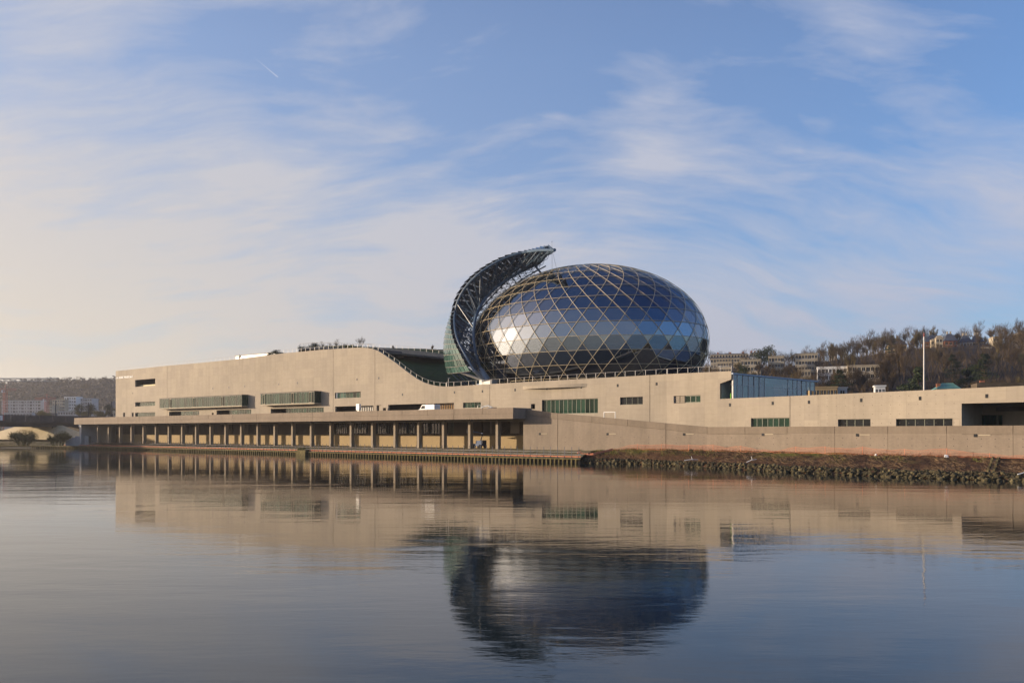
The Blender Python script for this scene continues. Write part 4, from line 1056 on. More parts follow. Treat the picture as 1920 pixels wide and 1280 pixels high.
mb = MB(); mb.hexa([LR8.at(ta-.3, za+.01, -.2), LR8.at(tb_+.3, zb3+.01, -.2), LR8.at(tb_+.3, zb3+.01, 5.2), LR8.at(ta-.3, za+.01, 5.2), LR8.at(ta-.3, za+.14, -.2), LR8.at(tb_+.3, zb3+.14, -.2), LR8.at(tb_+.3, zb3+.14, 5.2), LR8.at(ta-.3, za+.14, 5.2)]); obj('roof_edge', mb, M_cream, wb)
cp_ = thing('roof_pavilion', LR8.at(LR8.t(600), LR8.z(600, 660)), 'curved timber roof pavilion with thin dark roof edge and railing', 'pavilion')
LR5 = LU.off(5)
cur = [(533, 661), (538, 658), (545, 655), (556, 652.3), (570, 650.6), (590, 650), (615, 650.5), (645, 651.4), (690, 653.0)]
mb = MB(); ml = MB(); mr_ = MB(); tops_ = []
cin = [(LR5.t(x), LR5.z(x, y), 2.0+8*(1-min(1, (x-533)/22))**2) for x, y in cur]
for a, c_ in zip(cin, cin[1:]):
    mb.hexa([LR5.at(a[0], a[1]-.45, a[2]-1), LR5.at(c_[0], c_[1]-.45, c_[2]-1), LR5.at(c_[0], c_[1]-.45, 12), LR5.at(a[0], a[1]-.45, 12), LR5.at(a[0], a[1], a[2]-1), LR5.at(c_[0], c_[1], c_[2]-1), LR5.at(c_[0], c_[1], 12), LR5.at(a[0], a[1], 12)])
obj('roof', mb, M_slate2, cp_)
ml = MB(); slab(ml, LR5, LR5.t(546), LR5.t(630), ztop(LU.t(560))-1.5, LR5.z(545, 656.5), 4.5, 4.8); obj('timber_wall', ml, M_wood, cp_)
mb = MB(); tops_ = [LR5.at(a[0], a[1]+1.2, a[2]-.9) for a in cin]; mb.tube(tops_, .045, 4); obj('rail', mb, M_alu, cp_)
pb_ = MB(); pb_.box((0, 0, .6), .07, .07, 1.2); me = mesh('post', pb_, M_alu)
for q in resample(tops_, 34): link('post', me, cp_, q-Vector((0, 0, 1.2)))

# ------------------------------------------------------------------ trees
def branchy(seed, h_=14.0, spread=0.55, levels=5, trunk=0.28, fan=3, droop=0.0, clear=0.28, round_=1.0):
    r = random.Random(seed); tk, cr = MB(), MB()
    def grow(p, d, L_, rad, lv):
        q = p+d*L_; mid = p+d*L_*0.5+Vector((r.uniform(-1, 1), r.uniform(-1, 1), 0))*L_*0.06
        (tk if lv == 0 else cr).tube([p, mid, q], rad, 5 if lv == 0 else 3, rad*0.62)
        if lv >= levels: return
        n = fan if lv else fan+2
        for i in range(n):
            k = r.uniform(0.45, 1.0) if lv else r.uniform(0.55, 1.0)
            st = p+(q-p)*k; a = r.uniform(0, 2*pi); s_ = spread*r.uniform(.6, 1.3)*(1.2 if lv == 0 else 1)
            side = Vector((cos(a), sin(a), 0)); nd = (d+side*s_*1.2+Vector((0, 0, 0.28-droop*lv))).normalized()
            grow(st, nd, L_*r.uniform(.52, .78), rad*0.55, lv+1)
        grow(q, (d+Vector((r.uniform(-.3, .3), r.uniform(-.3, .3), .15))).normalized(), L_*.7, rad*.6, lv+1)
    grow(Vector((0, 0, 0)), Vector((r.uniform(-.05, .05), r.uniform(-.05, .05), 1)).normalized(), h_*(clear+0.12), trunk, 0)
    top = max(v[2] for v in cr.v); k = h_/top
    cr.v = [(x*k, y*k, z*k) for x, y, z in cr.v]; tk.v = [(x*k, y*k, z*k) for x, y, z in tk.v]
    return tk, cr
def leafmass(mb, c, rx, ry, rz, n, size, r, flat=0.5):
    for _ in range(n):
        while True:
            q = Vector((r.uniform(-1, 1), r.uniform(-1, 1), r.uniform(-1, 1)))
            if 0.15 < q.length < 1: break
        p = Vector((c[0]+q.x*rx, c[1]+q.y*ry, c[2]+q.z*rz)); a = Vector((r.gauss(0, 1), r.gauss(0, 1), r.gauss(0, flat))).normalized()*size*r.uniform(.5, 1.2)
        b_ = a.cross(Vector((r.gauss(0, 1), r.gauss(0, 1), r.gauss(0, 1)))).normalized()*size*.5
        mb.face([p-a, p+b_, p+a, p-b_])
def cedar(seed, h_=16, w_=7, tiers=7):
    r = random.Random(seed); tk, cr = MB(), MB(); tk.tube([(0, 0, 0), (0, 0, h_*.5), (.2, 0, h_*.93)], .35, 6, .08)
    for i in range(tiers):
        z_ = h_*lerp(.25, .97, i/(tiers-1)); wr = w_*table([(0, .8), (.35, 1), (.7, .7), (1, .25)], i/(tiers-1))
        for k in range(5):
            a = r.uniform(0, 6.28); d_ = wr*r.uniform(.3, .75); leafmass(cr, (cos(a)*d_, sin(a)*d_, z_+r.uniform(-.4, .4)), wr*.5, wr*.5, h_*.045, 80, .38, r, .25)
            tk.tube([(0, 0, z_-.8), (cos(a)*d_, sin(a)*d_, z_-.1)], .1, 4, .04)
    return tk, cr
protos = {}
def proto(kind, tkcr, bark, leaf):
    protos[kind] = (mesh('trunk', tkcr[0], bark), mesh('crown', tkcr[1], leaf))
for i, (hh_, sp_, fn_, lv_) in enumerate([(14, .55, 3, 5), (15, .45, 3, 5), (12, .7, 3, 5), (16, .6, 3, 5), (11, .5, 3, 5)]): proto(('bare', i), branchy(20+i, hh_, sp_, lv_, .26, fn_, clear=[.28, .4, .2, .3, .12][i]), M_bark, M_bark)
for i in range(2): proto(('olive', i), branchy(40+i, 12, .35, 5, .2, 3, clear=.1), M_bark2, M_bark2)
for i in range(2): proto(('cedar', i), cedar(50+i), M_bark, M_ever)
def bush(seed):
    r = random.Random(seed); tk, cr = MB(), MB()
    for k in range(9):
        a = r.uniform(0, 6.28); d_ = r.uniform(0.1, 1.7); t1, c1 = branchy(seed+k, r.uniform(3.0, 5.5)*(1-d_*.12), .75, 4, .07, 4, clear=.03)
        for src, dst in ((t1, tk), (c1, cr)):
            b0 = len(dst.v); lean = d_*.22
            dst.v += [(x*1.1+cos(a)*(d_+lean*z), y*1.1+sin(a)*(d_+lean*z), z) for x, y, z in src.v]; dst.f += [tuple(b0+i for i in f) for f in src.f]
    return tk, cr
proto(('bush', 0), bush(60), M_bushm, M_bushm)
def leafy(seed):
    tk, cr = branchy(seed, 9, .6, 4, .25, 3, clear=.2); r = random.Random(seed)
    for k in range(16): a = r.uniform(0, 6.28); leafmass(cr, (cos(a)*r.uniform(0, 2.8), sin(a)*r.uniform(0, 2.8), r.uniform(3.5, 8)), 1.5, 1.5, 1.1, 55, .3, r)
    return tk, cr
proto(('ever', 0), leafy(71), M_bark, M_ever)
USED = {}
def tree(kind, loc, sca, label, group=None, rz=None, name='bare_tree', cat='tree', base=None):
    if 'far left hill' not in label:
        k_ = USED.get(label, 0); USED[label] = k_+1
        if k_: label = ['', 'second ', 'third ', 'fourth ', 'fifth ', 'sixth '][min(k_, 5)]+label
    r = thing(name, loc, label, cat, group)
    for nm, me in zip(('trunk', 'crown'), protos[kind]):
        o = bpy.data.objects.new(nm, me); COL.objects.link(o); o.parent = r
    r.rotation_euler = (0, 0, random.uniform(0, 6.28) if rz is None else rz); r.scale = sca if isinstance(sca, tuple) else (sca,)*3
    return r
# ------------------------------------------------------------------ right hillside
def sm(x): x = max(0, min(1, x)); return x*x*(3-2*x)
SKY_R = [(1100, 706), (1250, 700), (1331, 694), (1420, 692), (1500, 688), (1600, 676), (1660, 668), (1720, 660), (1800, 655), (1860, 651), (1920, 652), (2000, 650), (2300, 645), (2700, 640)]
Y0, Y1 = 270, 560
def hill_z(px, Y):
    top = HC+(HOR-table(SKY_R, px))/FPX*Y1; base = 3.0
    k = (Y-Y0)/(Y1-Y0); z = base+(top-base)*(0.25*sm(k*3)+0.75*sm(k)**0.9) if k < 1 else top+(k-1)*6
    return z+noise.noise(Vector((px*.01, Y*.02, 0)))*2.0*sm(k*4)
mb = MB(); nx, ny = 90, 40
for i in range(nx+1):
    px = lerp(1060, 2900, i/nx)
    for j in range(ny+1):
        Y = lerp(Y0, 900, (j/ny)**1.2); mb.v.append(((px-960)/FPX*Y, Y, hill_z(px, Y) if Y > Y0 else 1.0))
for i in range(nx):
    for j in range(ny): a = i*(ny+1)+j; mb.f.append((a, a+ny+1, a+ny+2, a+1))
tag(obj('hillside', mb, M_hill, smooth=True), 'wooded hillside rising behind the building on the right', None, None, 'structure')
def on_hill(px, Y, dz=0): return Vector(((px-960)/FPX*Y, Y, hill_z(px, Y)+dz))
RB = random.Random(11)
# clear zones kept open for the houses: (x0, x1, Ymax) trees stand lower in front of them
def zone_ok(px, py_top, py_base, Y): return True
boxes = [(1735, 1800, 626, 660, 486), (1800, 1862, 628, 660, 486), (1331, 1422, 660, 682, 470), (1345, 1385, 675, 700, 440), (1386, 1425, 672, 690, 430), (1441, 1470, 668, 690, 430), (1490, 1535, 662, 688, 430), (1590, 1650, 686, 708, 380), (1740, 1795, 628, 652, 500), (1800, 1860, 632, 655, 500)]
def blocks(px, Y, h_):
    """would a tree standing here hide a house face completely?"""
    pyb = HOR-(hill_z(px, Y)-HC)/Y*FPX; pyt = HOR-(hill_z(px, Y)+h_-HC)/Y*FPX
    for x0, x1, y0, y1, yb in boxes:
        if x0-4 < px < x1+4 and Y < yb and pyt < y0+(y1-y0)*0.55 and RB.random() < (0.95 if x0 > 1700 else 0.45): return True
    return False
MARKS = [(1350, 'the dormered row'), (1405, 'the stepped cream flats'), (1455, 'the shaded-bay flats'), (1512, 'the tall balcony flats'), (1560, 'the screened white flats'), (1620, 'the notched white flats'), (1680, 'the flat-topped cedar'), (1732, 'the silver mast'), (1765, 'the round-gabled mansion'), (1815, 'the grey slate-roofed house'), (1868, 'the cream tower house'), (1915, 'the ridge-end house')]
def landmark(px):
    m_ = min(MARKS, key=lambda q: abs(q[0]-px)); d = px-m_[0]
    return ('straight below ' if abs(d) < 8 else 'below and left of ' if d < 0 else 'below and right of ')+m_[1]
SLOPE = ['low on the slope ', 'on the lower slope ', 'halfway up the slope ', 'high on the slope ', 'on the skyline ']
cnt = 0
for band, (ya, yb, n) in enumerate([(290, 340, 46), (340, 400, 56), (400, 470, 62), (470, 545, 66), (548, 575, 44)]):
    for k in range(n):
        px = 1325+(k+RB.uniform(0.1, .9))/n*680; Y = RB.uniform(ya, yb)
        if band < 2 and px < 1500 and RB.random() < .5: continue
        kind = ('bare', RB.randrange(5)) if RB.random() < .78 else ('olive', RB.randrange(2))
        if RB.random() < .05: kind = ('ever', 0)
        sc_ = RB.uniform(.78, 1.22)*(.75 if px < 1560 else 1.0)
        if band == 4: sc_ *= 0.8
        if blocks(px, Y, 12*sc_): continue
        if band == 4:
            where = ('left of the two round-gabled houses' if px < 1735 else 'among the hilltop houses') if px > 1560 else 'behind the terraced flats'
            tree(kind, on_hill(px, Y, -.3), sc_, 'winter tree on the skyline '+landmark(px).replace('straight below', 'directly behind').replace('below and', 'just'), 'skyline trees '+where)
        else:
            where = ('in the woods under the hilltop houses' if px > 1690 else 'around the white flats on the slope') if px > 1500 else 'below the row with dormer windows'
            tree(kind, on_hill(px, Y, -.4), (sc_, sc_, sc_), ('dark leafy tree ' if kind[0] == 'ever' else 'bare brown tree ' if kind[0] == 'bare' else 'olive twiggy tree ')+SLOPE[band]+landmark(px), ('dark trees ' if kind[0] == 'ever' else 'brown trees ' if kind[0] == 'bare' else 'olive trees ')+where)
        cnt += 1
def at_px(px, pyb, Y): return P(px, pyb, Y)
special = [(('bare', 1), 1539, 676, 636, 470, 'tall lone bare tree with a clear trunk left on the skyline', 'bare_tree'), (('bare', 3), 1580, 672, 641, 480, 'ivy-stemmed bare tree standing apart on the skyline', 'bare_tree'), (('bare', 4), 1557, 672, 648, 490, 'smaller bare tree between the two lone skyline trees', 'bare_tree'),
           (('bare', 0), 1641, 668, 630, 480, 'broad bare tree left of the flat-topped cedar', 'bare_tree'), (('cedar', 0), 1672, 668, 629, 470, 'dark flat-topped cedar on the skyline', 'cedar_tree'), (('bare', 2), 1716, 664, 626, 480, 'bare tree directly left of the silver mast', 'bare_tree'),
           (('bare', 3), 1793, 655, 625, 520, 'thin bare tree between the brick and grey houses', 'bare_tree'), (('bare', 0), 1835, 655, 617, 460, 'wide bare tree in front of the grey slate-roofed house', 'bare_tree'), (('bare', 3), 1868, 658, 615, 450, 'large bare tree beside the cream tower house', 'bare_tree'), (('bare', 1), 1884, 656, 614, 455, 'tallest bare tree right of the cream tower house', 'bare_tree'), (('bare', 0), 1917, 660, 612, 440, 'bare tree at the right end of the ridge', 'bare_tree'),
           (('ever', 0), 1425, 690, 652, 460, 'round ivy-clad tree beside the row with dormer windows', 'ivy_tree'), (('ever', 0), 1440, 690, 646, 470, 'tall domed tree rising over the left houses', 'ivy_tree'),
           (('cedar', 1), 1722, 736, 690, 290, 'large dark cedar behind the wall at the foot of the mast', 'cedar_tree'), (('cedar', 0), 1810, 728, 694, 290, 'dark spreading cedar beside the green metal roof', 'cedar_tree'), (('cedar', 1), 1846, 712, 664, 330, 'dark evergreen tree in the middle of the wooded slope', 'cedar_tree'), (('cedar', 1), 1786, 700, 664, 350, 'blue-green evergreen below the brick house', 'cedar_tree'), (('cedar', 0), 1575, 722, 694, 330, 'dark leaning evergreen in front of the white flats', 'cedar_tree'), (('ever', 0), 1395, 700, 682, 380, 'small dark evergreen below the cream flats', 'ivy_tree')]
for kind, px, pb, pt, Y, lab, nm in special:
    hgt = (pb-pt)/FPX*Y; base_h = {'bare': [14, 15, 12, 16, 11], 'cedar': [16, 16], 'ever': [9]}[kind[0]][kind[1]]; k = hgt/base_h
    zb_ = min(P(px, pb, Y).z, hill_z(px, Y)); q = P(px, pb, Y); extra = q.z-zb_
    q.z = zb_-.3; k2 = (hgt+extra)/base_h
    wk = k2*(1.0 if kind[0] != 'cedar' else .85)
    tree(kind, q, (wk, wk, k2), lab, name=nm)
for i, px in enumerate((1478, 1499, 1521, 1543, 1561, 1577, 1598, 1618, 1636, 1665)):
    Y = 345-5*(i % 3); hh2 = 9.5+1.6*((i*7) % 4); q = on_hill(px, Y, -.4); tree(('bare', i % 5), q, hh2/[14, 15, 12, 16, 11][i % 5], 'thin bare tree screening the white flats, number of trunks one, '+landmark(px) if False else ['thin', 'spreading', 'upright', 'leaning', 'dense'][i % 5]+' bare tree screening the flats '+landmark(px), 'bare trees screening the flats')
# undergrowth
mb = MB(); r = random.Random(8)
for k in range(9000):
    px = r.uniform(1320, 2060); Y = r.uniform(285, 565); p = on_hill(px, Y, 0)
    a = r.uniform(0, 6.28); l_ = r.uniform(1.2, 4.0); mb.tube([p, p+Vector((cos(a)*l_*.35, sin(a)*l_*.35, l_))], r.uniform(.05, .12), 3, .03)
tag(obj('undergrowth', mb, M_bark), 'brown winter undergrowth covering the hillside between the trees', None, None, 'stuff')

# ------------------------------------------------------------------ houses
def house(px0, px1, pyt, Y, label, ang=-0.15, wallm=None, floors=3, bays=6, depth=11, roof='flat', zbase=None, name='apartment_block', winm=None, step=None, balcony=False, cat='apartment block', winw=1.3, winh=1.5, group=None):
    """a block whose front starts and ends at two picture columns at distance Y, turned by ang"""
    wallm = wallm or M_cream; winm = winm or M_dwin
    xA = (px0-960)/FPX*Y; dirv = Vector((cos(ang), sin(ang), 0)); k = (px1-960)/FPX
    w_ = (k*Y-xA)/(dirv.x-k*dirv.y); zt_ = HC+(HOR-pyt)/FPX*Y
    zb_ = zbase if zbase is not None else zt_-floors*3.0-3.0
    L = Line((xA, Y), (dirv.x, dirv.y)); h = thing(name, L.at(w_/2, zb_, depth/2), label, cat, group)
    mb = MB(); hs = []; fh = 3.0; bw = w_/bays
    for f in range(floors):
        for b_ in range(bays):
            c_ = (b_+.5)*bw; z_ = zt_-0.75-f*fh-winh
            if balcony and b_ % 3 == 1: hs.append((c_-bw*.42, c_+bw*.42, z_-.2, z_+winh))
            else: hs.append((c_-min(winw, bw*.7)/2, c_+min(winw, bw*.7)/2, z_, z_+winh))
    plate(mb, L, rect(0, w_, zb_, zt_), [rect(*q) for q in hs], 0, .35)
    slab(mb, L, 0, .35, zb_, zt_, .351, depth); slab(mb, L, w_-.35, w_, zb_, zt_, .351, depth); slab(mb, L, .36, w_-.36, zb_, zt_, depth-.3, depth)
    obj('wall', mb, wallm, h)
    fm = {}
    for q in hs:
        key = round(q[1]-q[0], 3)
        if key not in fm:
            g = MB(); ww, wh = q[1]-q[0], q[3]-q[2]; L0 = Line((0, 0), (dirv.x, dirv.y)); g.face([L0.at(0, 0, .3), L0.at(ww, 0, .3), L0.at(ww, wh, .3), L0.at(0, wh, .3)])
            s2 = MB(); slab(s2, L0, ww/2-.04, ww/2+.04, 0, wh, .22, .29); slab(s2, L0, -.08, ww+.08, -.12, 0.0, -.08, .2)
            fm[key] = (mesh('window', g, winm), mesh('frame', s2, M_white))
        w1 = link('window', fm[key][0], h, L.at(q[0], q[2])); f1_ = bpy.data.objects.new('frame', fm[key][1]); COL.objects.link(f1_); f1_.parent = w1
    if roof == 'flat':
        mb = MB(); slab(mb, L, -.25, w_+.25, zt_+.002, zt_+.35, -.25, depth+.2); obj('roof', mb, wallm, h)
    elif roof == 'mansard':
        mb = MB(); a, b_ = zt_, zt_+2.6
        mb.hexa([L.at(-.3, a, -.3), L.at(w_+.3, a, -.3), L.at(w_+.3, a, depth), L.at(-.3, a, depth), L.at(.8, b_, 1.2), L.at(w_-.8, b_, 1.2), L.at(w_-.8, b_, depth-1), L.at(.8, b_, depth-1)]); rf = obj('roof', mb, M_slate, h)
        g = MB(); L0 = Line((0, 0), (dirv.x, dirv.y)); slab(g, L0, -.7, .7, 0, 1.9, 0, 1.3); gm = mesh('dormer', g, M_cream)
        g = MB(); slab(g, L0, -.38, .38, .35, 1.5, -.03, -.005); wm_ = mesh('dormer_window', g, M_dwin)
        nd = bays
        for i in range(nd):
            d_ = link('dormer', gm, h, L.at((i+.5)*w_/nd, a+.15, .0)); e_ = bpy.data.objects.new('dormer_window', wm_); COL.objects.link(e_); e_.parent = d_
        g = MB(); 
        for i in range(3): slab(g, L, w_*(i+.5)/3-.5, w_*(i+.5)/3+.5, b_, b_+1.3, depth/2, depth/2+.8)
        obj('chimney', g, M_brick, h, kind='stuff')
    elif roof == 'hip':
        mb = MB(); a, b_ = zt_, zt_+depth*.42
        q = [L.at(-.5, a, -.5), L.at(w_+.5, a, -.5), L.at(w_+.5, a, depth+.5), L.at(-.5, a, depth+.5)]; r1, r2 = L.at(w_*.32, b_, depth/2), L.at(w_*.68, b_, depth/2)
        mb.face([q[0], q[1], r2, r1]); mb.face([q[1], q[2], r2]); mb.face([q[2], q[3], r1, r2]); mb.face([q[3], q[0], r1]); mb.face(q[::-1]); obj('roof', mb, M_slate, h)
        for k in (.35, .6):
            g = MB(); slab(g, L, w_*k-.4, w_*k+.4, a+1.5, b_+1.4, depth/2, depth/2+.8); obj('chimney', g, M_cream, h)
    return h, L, w_, zt_
RA = -0.32
house(1332, 1404, 672, 480, 'long cream block with a slate mansard roof and a row of dormer windows', RA, floors=4, bays=13, roof='mansard', depth=14, name='dormered_block')
house(1404.5, 1424, 669, 492, 'plain slate-roofed end building right of the dormered row', RA, M_grey, 4, 3, roof='mansard', name='end_block')
house(1345, 1372, 679, 440, 'low cream block with small square windows just right of the dome', RA, floors=4, bays=5, balcony=True)
house(1389, 1426, 675, 425, 'stepped cream flats between the dormered row and the tall domed tree', RA, floors=3, bays=6, balcony=True)
house(1441, 1470, 669, 430, 'cream flats with a shaded stair bay behind bare trees', RA, floors=4, bays=5, balcony=True)
house(1491, 1533, 664, 440, 'tall cream flats with balconies left of the lone skyline tree', RA, floors=5, bays=7, balcony=True)
house(1497, 1520, 694, 370, 'pale stone-coloured flats half hidden by twigs above the glass pavilion', RA, floors=3, bays=4, balcony=True)
house(1533, 1588, 689, 375, 'long white flats screened by bare trees above the pavilion', RA, floors=4, bays=8, balcony=True, wallm=M_white)
house(1590, 1649, 686, 365, 'bright white flats with a notched roofline on the slope', RA, floors=3, bays=7, balcony=True, wallm=M_cream)
house(1556, 1570, 660, 520, 'small cream villa behind the two lone skyline trees', RA, floors=1, bays=3, roof='flat', name='villa', cat='house')
house(1518, 1570, 727, 255, 'low ochre building with a flat roof beside the glass pavilion', -.3, M_back, 2, 8, zbase=2, name='low_building', cat='building')
house(1571, 1588.5, 727.5, 262, 'low grey-blue end building with one window behind the wall', -.15, M_grey, 2, 1, zbase=2, name='low_building', cat='building')
house(1641, 1660, 724.5, 230, 'small white roof cabin with dark stripes behind the wall', -.3, M_white, 1, 3, zbase=9, depth=4, name='roof_cabin', cat='cabin')
house(1734, 1771, 641, 500, 'red brick mansion with two round cream gables on the hilltop', RA, M_brick, 3, 6, roof='hip', name='brick_mansion', cat='mansion', winm=M_dwin)
house(1771, 1795, 639, 492, 'brick wing with a slate hipped roof right of the round gables', RA, M_brick, 3, 3, roof='hip', name='brick_house', cat='house')
h, L, w_, zt_ = house(1755, 1768, 634, 488, 'cream round-gabled bay front of the brick mansion', RA, M_cream, 3, 2, name='gabled_house', cat='house', depth=4)
for nm in (.5,):
    g = MB(); pts = [L.at(w_/2+cos(a)*w_*.5, zt_+sin(a)*w_*.45, -.05) for a in [pi*i/12 for i in range(13)]]; pt2 = [p+Vector((0, .5, 0)) for p in pts]; g.face(pts); g.face(pt2[::-1])
    for i in range(12): g.face([pts[i], pts[i+1], pt2[i+1], pt2[i]])
    obj('round_gable', g, M_cream, h)
h, L, w_, zt_ = house(1746, 1753, 638, 494, 'small round-gabled cream bay left of the taller gable', RA, M_cream, 2, 1, name='gabled_house', cat='house', depth=4)
g = MB(); pts = [L.at(w_/2+cos(a)*w_*.5, zt_+sin(a)*w_*.45, -.05) for a in [pi*i/12 for i in range(13)]]; pt2 = [p+Vector((0, .5, 0)) for p in pts]; g.face(pts); g.face(pt2[::-1]); obj('round_gable', g, M_cream, h)
house(1801, 1824, 642, 495, 'grey rendered house with a dark slate hipped roof on the hilltop', RA, M_grey, 2, 4, roof='hip', name='grey_house', cat='house')
house(1824, 1845, 641, 500, 'white-balconied house with a slate roof right of the grey house', RA, M_cream, 3, 4, roof='hip', name='balcony_house', cat='house')
house(1841, 1860, 652, 470, 'low cream annex with tall windows below the slate roofs', RA, M_cream, 1, 5, name='annex', cat='house')
house(1862, 1873, 632, 480, 'narrow cream tower house behind tall bare trees', RA, M_cream, 4, 2, name='tower_house', cat='house')
house(1908, 1925, 625, 480, 'cream house at the right end of the ridge behind branches', RA, M_cream, 3, 3, name='ridge_house', cat='house')
house(1664, 1700, 647, 520, 'ochre house with a steep slate roof behind the flat-topped cedar', RA, M_back, 2, 5, roof='hip', name='ochre_house', cat='house')
# green standing-seam roof and chimneys
gr = thing('green_roofed_house', P(1780, 735, 235), 'house with a teal standing-seam metal roof behind the wall', 'house')
L = Line((P(1757, 735, 235).x, 235), (cos(-.3), sin(-.3))); w_ = L.t(1800)-L.t(1757)
mb = MB(); slab(mb, L, 0, w_, 3, L.z(1757, 729), 0, 9); obj('wall', mb, M_cream, gr)
mb = MB(); a, b_ = L.z(1757, 729), L.z(1770, 716.5); mb.face([L.at(-.4, a, -.4), L.at(w_+.4, a, -.4), L.at(w_-1, b_, 4.5), L.at(2.0, b_, 4.5)]); mb.face([L.at(w_+.4, a, 9.4), L.at(-.4, a, 9.4), L.at(2, b_, 4.5), L.at(w_-1, b_, 4.5)]); mb.face([L.at(-.4, a, 9.4), L.at(-.4, a, -.4), L.at(2, b_, 4.5)]); mb.face([L.at(w_+.4, a, -.4), L.at(w_+.4, a, 9.4), L.at(w_-1, b_, 4.5)])
rf = obj('roof', mb, M_teal, gr)
for i in range(14):
    t_ = lerp(0, w_, i/13); g = MB(); g.tube([L.at(t_, a+.03, -.4), L.at(lerp(2.0, w_-1, i/13), b_+.03, 4.5)], .04, 4); obj('seam', g, M_teal, rf)
g = MB(); slab(g, L, .2, 1.2, a-1, L.z(1760, 718), 2, 2.9); obj('chimney', g, M_brick, gr)
ch = thing('brick_house', P(1842, 716, 240), 'low brick house with one chimney right of the dark spreading cedar', 'house'); L = Line((P(1832, 735, 240).x, 240), (cos(-.3), sin(-.3)))
mb = MB(); slab(mb, L, 0, 14, 3, L.z(1832, 718), 0, 8); obj('wall', mb, M_earth, ch); mb = MB(); slab(mb, L, 1.2, 2.4, L.z(1832, 716), L.z(1842, 712.5), 2, 3); obj('chimney', mb, M_brick, ch)
# silver mast with a red and white tip
q = P(1732.5, 731, 155); q.z = 10.7
fm_ = thing('flag_mast', q, 'tall silver mast with a red tip rising behind the wall', 'mast')
zt_ = P(1732.5, 631, 155).z; mb = MB(); mb.tube([q, (q.x, q.y, zt_)], .15, 10, .11); obj('pole', mb, M_alu, fm_)
mb = MB(); mb.tube([(q.x, q.y, zt_), (q.x, q.y, zt_+.7)], .12, 8, .08); obj('red_tip', mb, M_red, fm_)
mb = MB(); mb.tube([(q.x, q.y, zt_+.7), (q.x, q.y, zt_+1.8)], .04, 6, .03); mb.box((q.x, q.y, zt_+1.1), .2, .2, .22); obj('finial', mb, M_black, fm_)

# ------------------------------------------------------------------ left distance: hill, town, cranes, bridge
SKY_L = [(-500, 745), (-200, 738), (0, 733), (60, 730), (130, 728), (217, 726), (330, 735), (500, 770), (700, 790), (900, 800)]
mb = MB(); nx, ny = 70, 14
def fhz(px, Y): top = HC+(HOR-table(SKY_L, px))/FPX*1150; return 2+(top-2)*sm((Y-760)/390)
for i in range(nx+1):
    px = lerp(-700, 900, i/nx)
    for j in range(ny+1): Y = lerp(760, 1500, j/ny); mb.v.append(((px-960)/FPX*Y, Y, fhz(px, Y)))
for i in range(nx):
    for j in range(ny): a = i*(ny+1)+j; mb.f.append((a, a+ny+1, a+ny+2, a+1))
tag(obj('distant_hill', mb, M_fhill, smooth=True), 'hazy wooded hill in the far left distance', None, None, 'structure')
r = random.Random(21)
for k in range(72):
    px = r.uniform(-40, 330); Y = r.choice([850, 930, 1010, 1090, 1150])+r.uniform(-25, 25); kind = ('bare', r.randrange(5)); s_ = r.uniform(1.0, 1.5)
    if k < 46: px = -20+k*5.6+r.uniform(-3, 3); Y = 1150; s_ = r.uniform(.9, 1.25)
    if k >= 46 and r.random() < .25: kind = ('ever', 0); s_ *= 1.3
    q = Vector(((px-960)/FPX*Y, Y, fhz(px, Y)-1)); tree(kind, q, (s_*1.2, s_*1.2, s_), 'hazy tree on the crest of the far left hill' if k < 46 else 'hazy tree on the flank of the far left hill', 'far hill trees on the crest' if k < 46 else 'far hill trees on the flank')
q = P(114, 735, 1100); tree(('cedar', 0), q, (2.0, 2.0, 1.0), 'flat-topped cedar standing out on the far hill crest', name='cedar_tree')
house(3, 76, 751, 820, 'long grey-white flats with rows of balconies under the far hill', -.1, M_grey, 6, 14, zbase=2, balcony=True)
house(98, 121, 749, 800, 'pale stepped flats left of the far glass-fronted block', -.1, M_cream, 6, 5, zbase=2, balcony=True)
house(120.5, 142, 744, 805, 'tall white block with balconies in the middle of the far town', -.1, M_white, 7, 5, zbase=2, balcony=True)
house(142.5, 172, 747, 812, 'blue-grey flats right of the tall white far block', -.1, M_grey, 7, 7, zbase=2, balcony=True)
house(86, 97.5, 760, 790, 'low cream building beside the right red crane', -.1, M_cream, 3, 3, zbase=2)
house(8, 60, 774, 620, 'low blue-roofed shed row above the bridge parapet', -.1, M_grey, 1, 9, zbase=4, name='low_shed', cat='shed')
house(66, 105, 775, 610, 'low dark shed between the red crane and the first pole', -.1, M_slate, 1, 6, zbase=4, name='low_shed', cat='shed')
house(108, 142, 771, 600, 'low blue-grey warehouse behind the second pole', -.1, M_grey, 2, 7, zbase=4, name='warehouse', cat='warehouse')
house(160, 196, 770, 590, 'low curved-looking blue warehouse between the poles', -.1, M_grey, 2, 6, zbase=4, name='warehouse', cat='warehouse')
house(199, 217, 764, 560, 'pale green gabled building beside the left end of the facade', -.1, M_cream, 3, 4, roof='hip', zbase=4, name='gabled_building', cat='building')
for i, px in enumerate([84, 148, 158, 170, 190, 205]): tree(('ever', 0) if i % 2 else ('bush', 0), P(px, 783, 480)+Vector((0, 0, -1)), 1.0 if i % 2 else 1.4, ['leftmost bushy tree behind the bridge rail, near the left pole', 'bushy tree behind the bridge rail just left of the middle pole', 'bushy tree hard against the middle bridge pole', 'bushy tree just right of the middle bridge pole', 'bushy tree midway between the middle and right bridge poles', 'bushy tree just left of the right bridge pole'][i], 'bushy trees behind the bridge', name='bushy_tree')
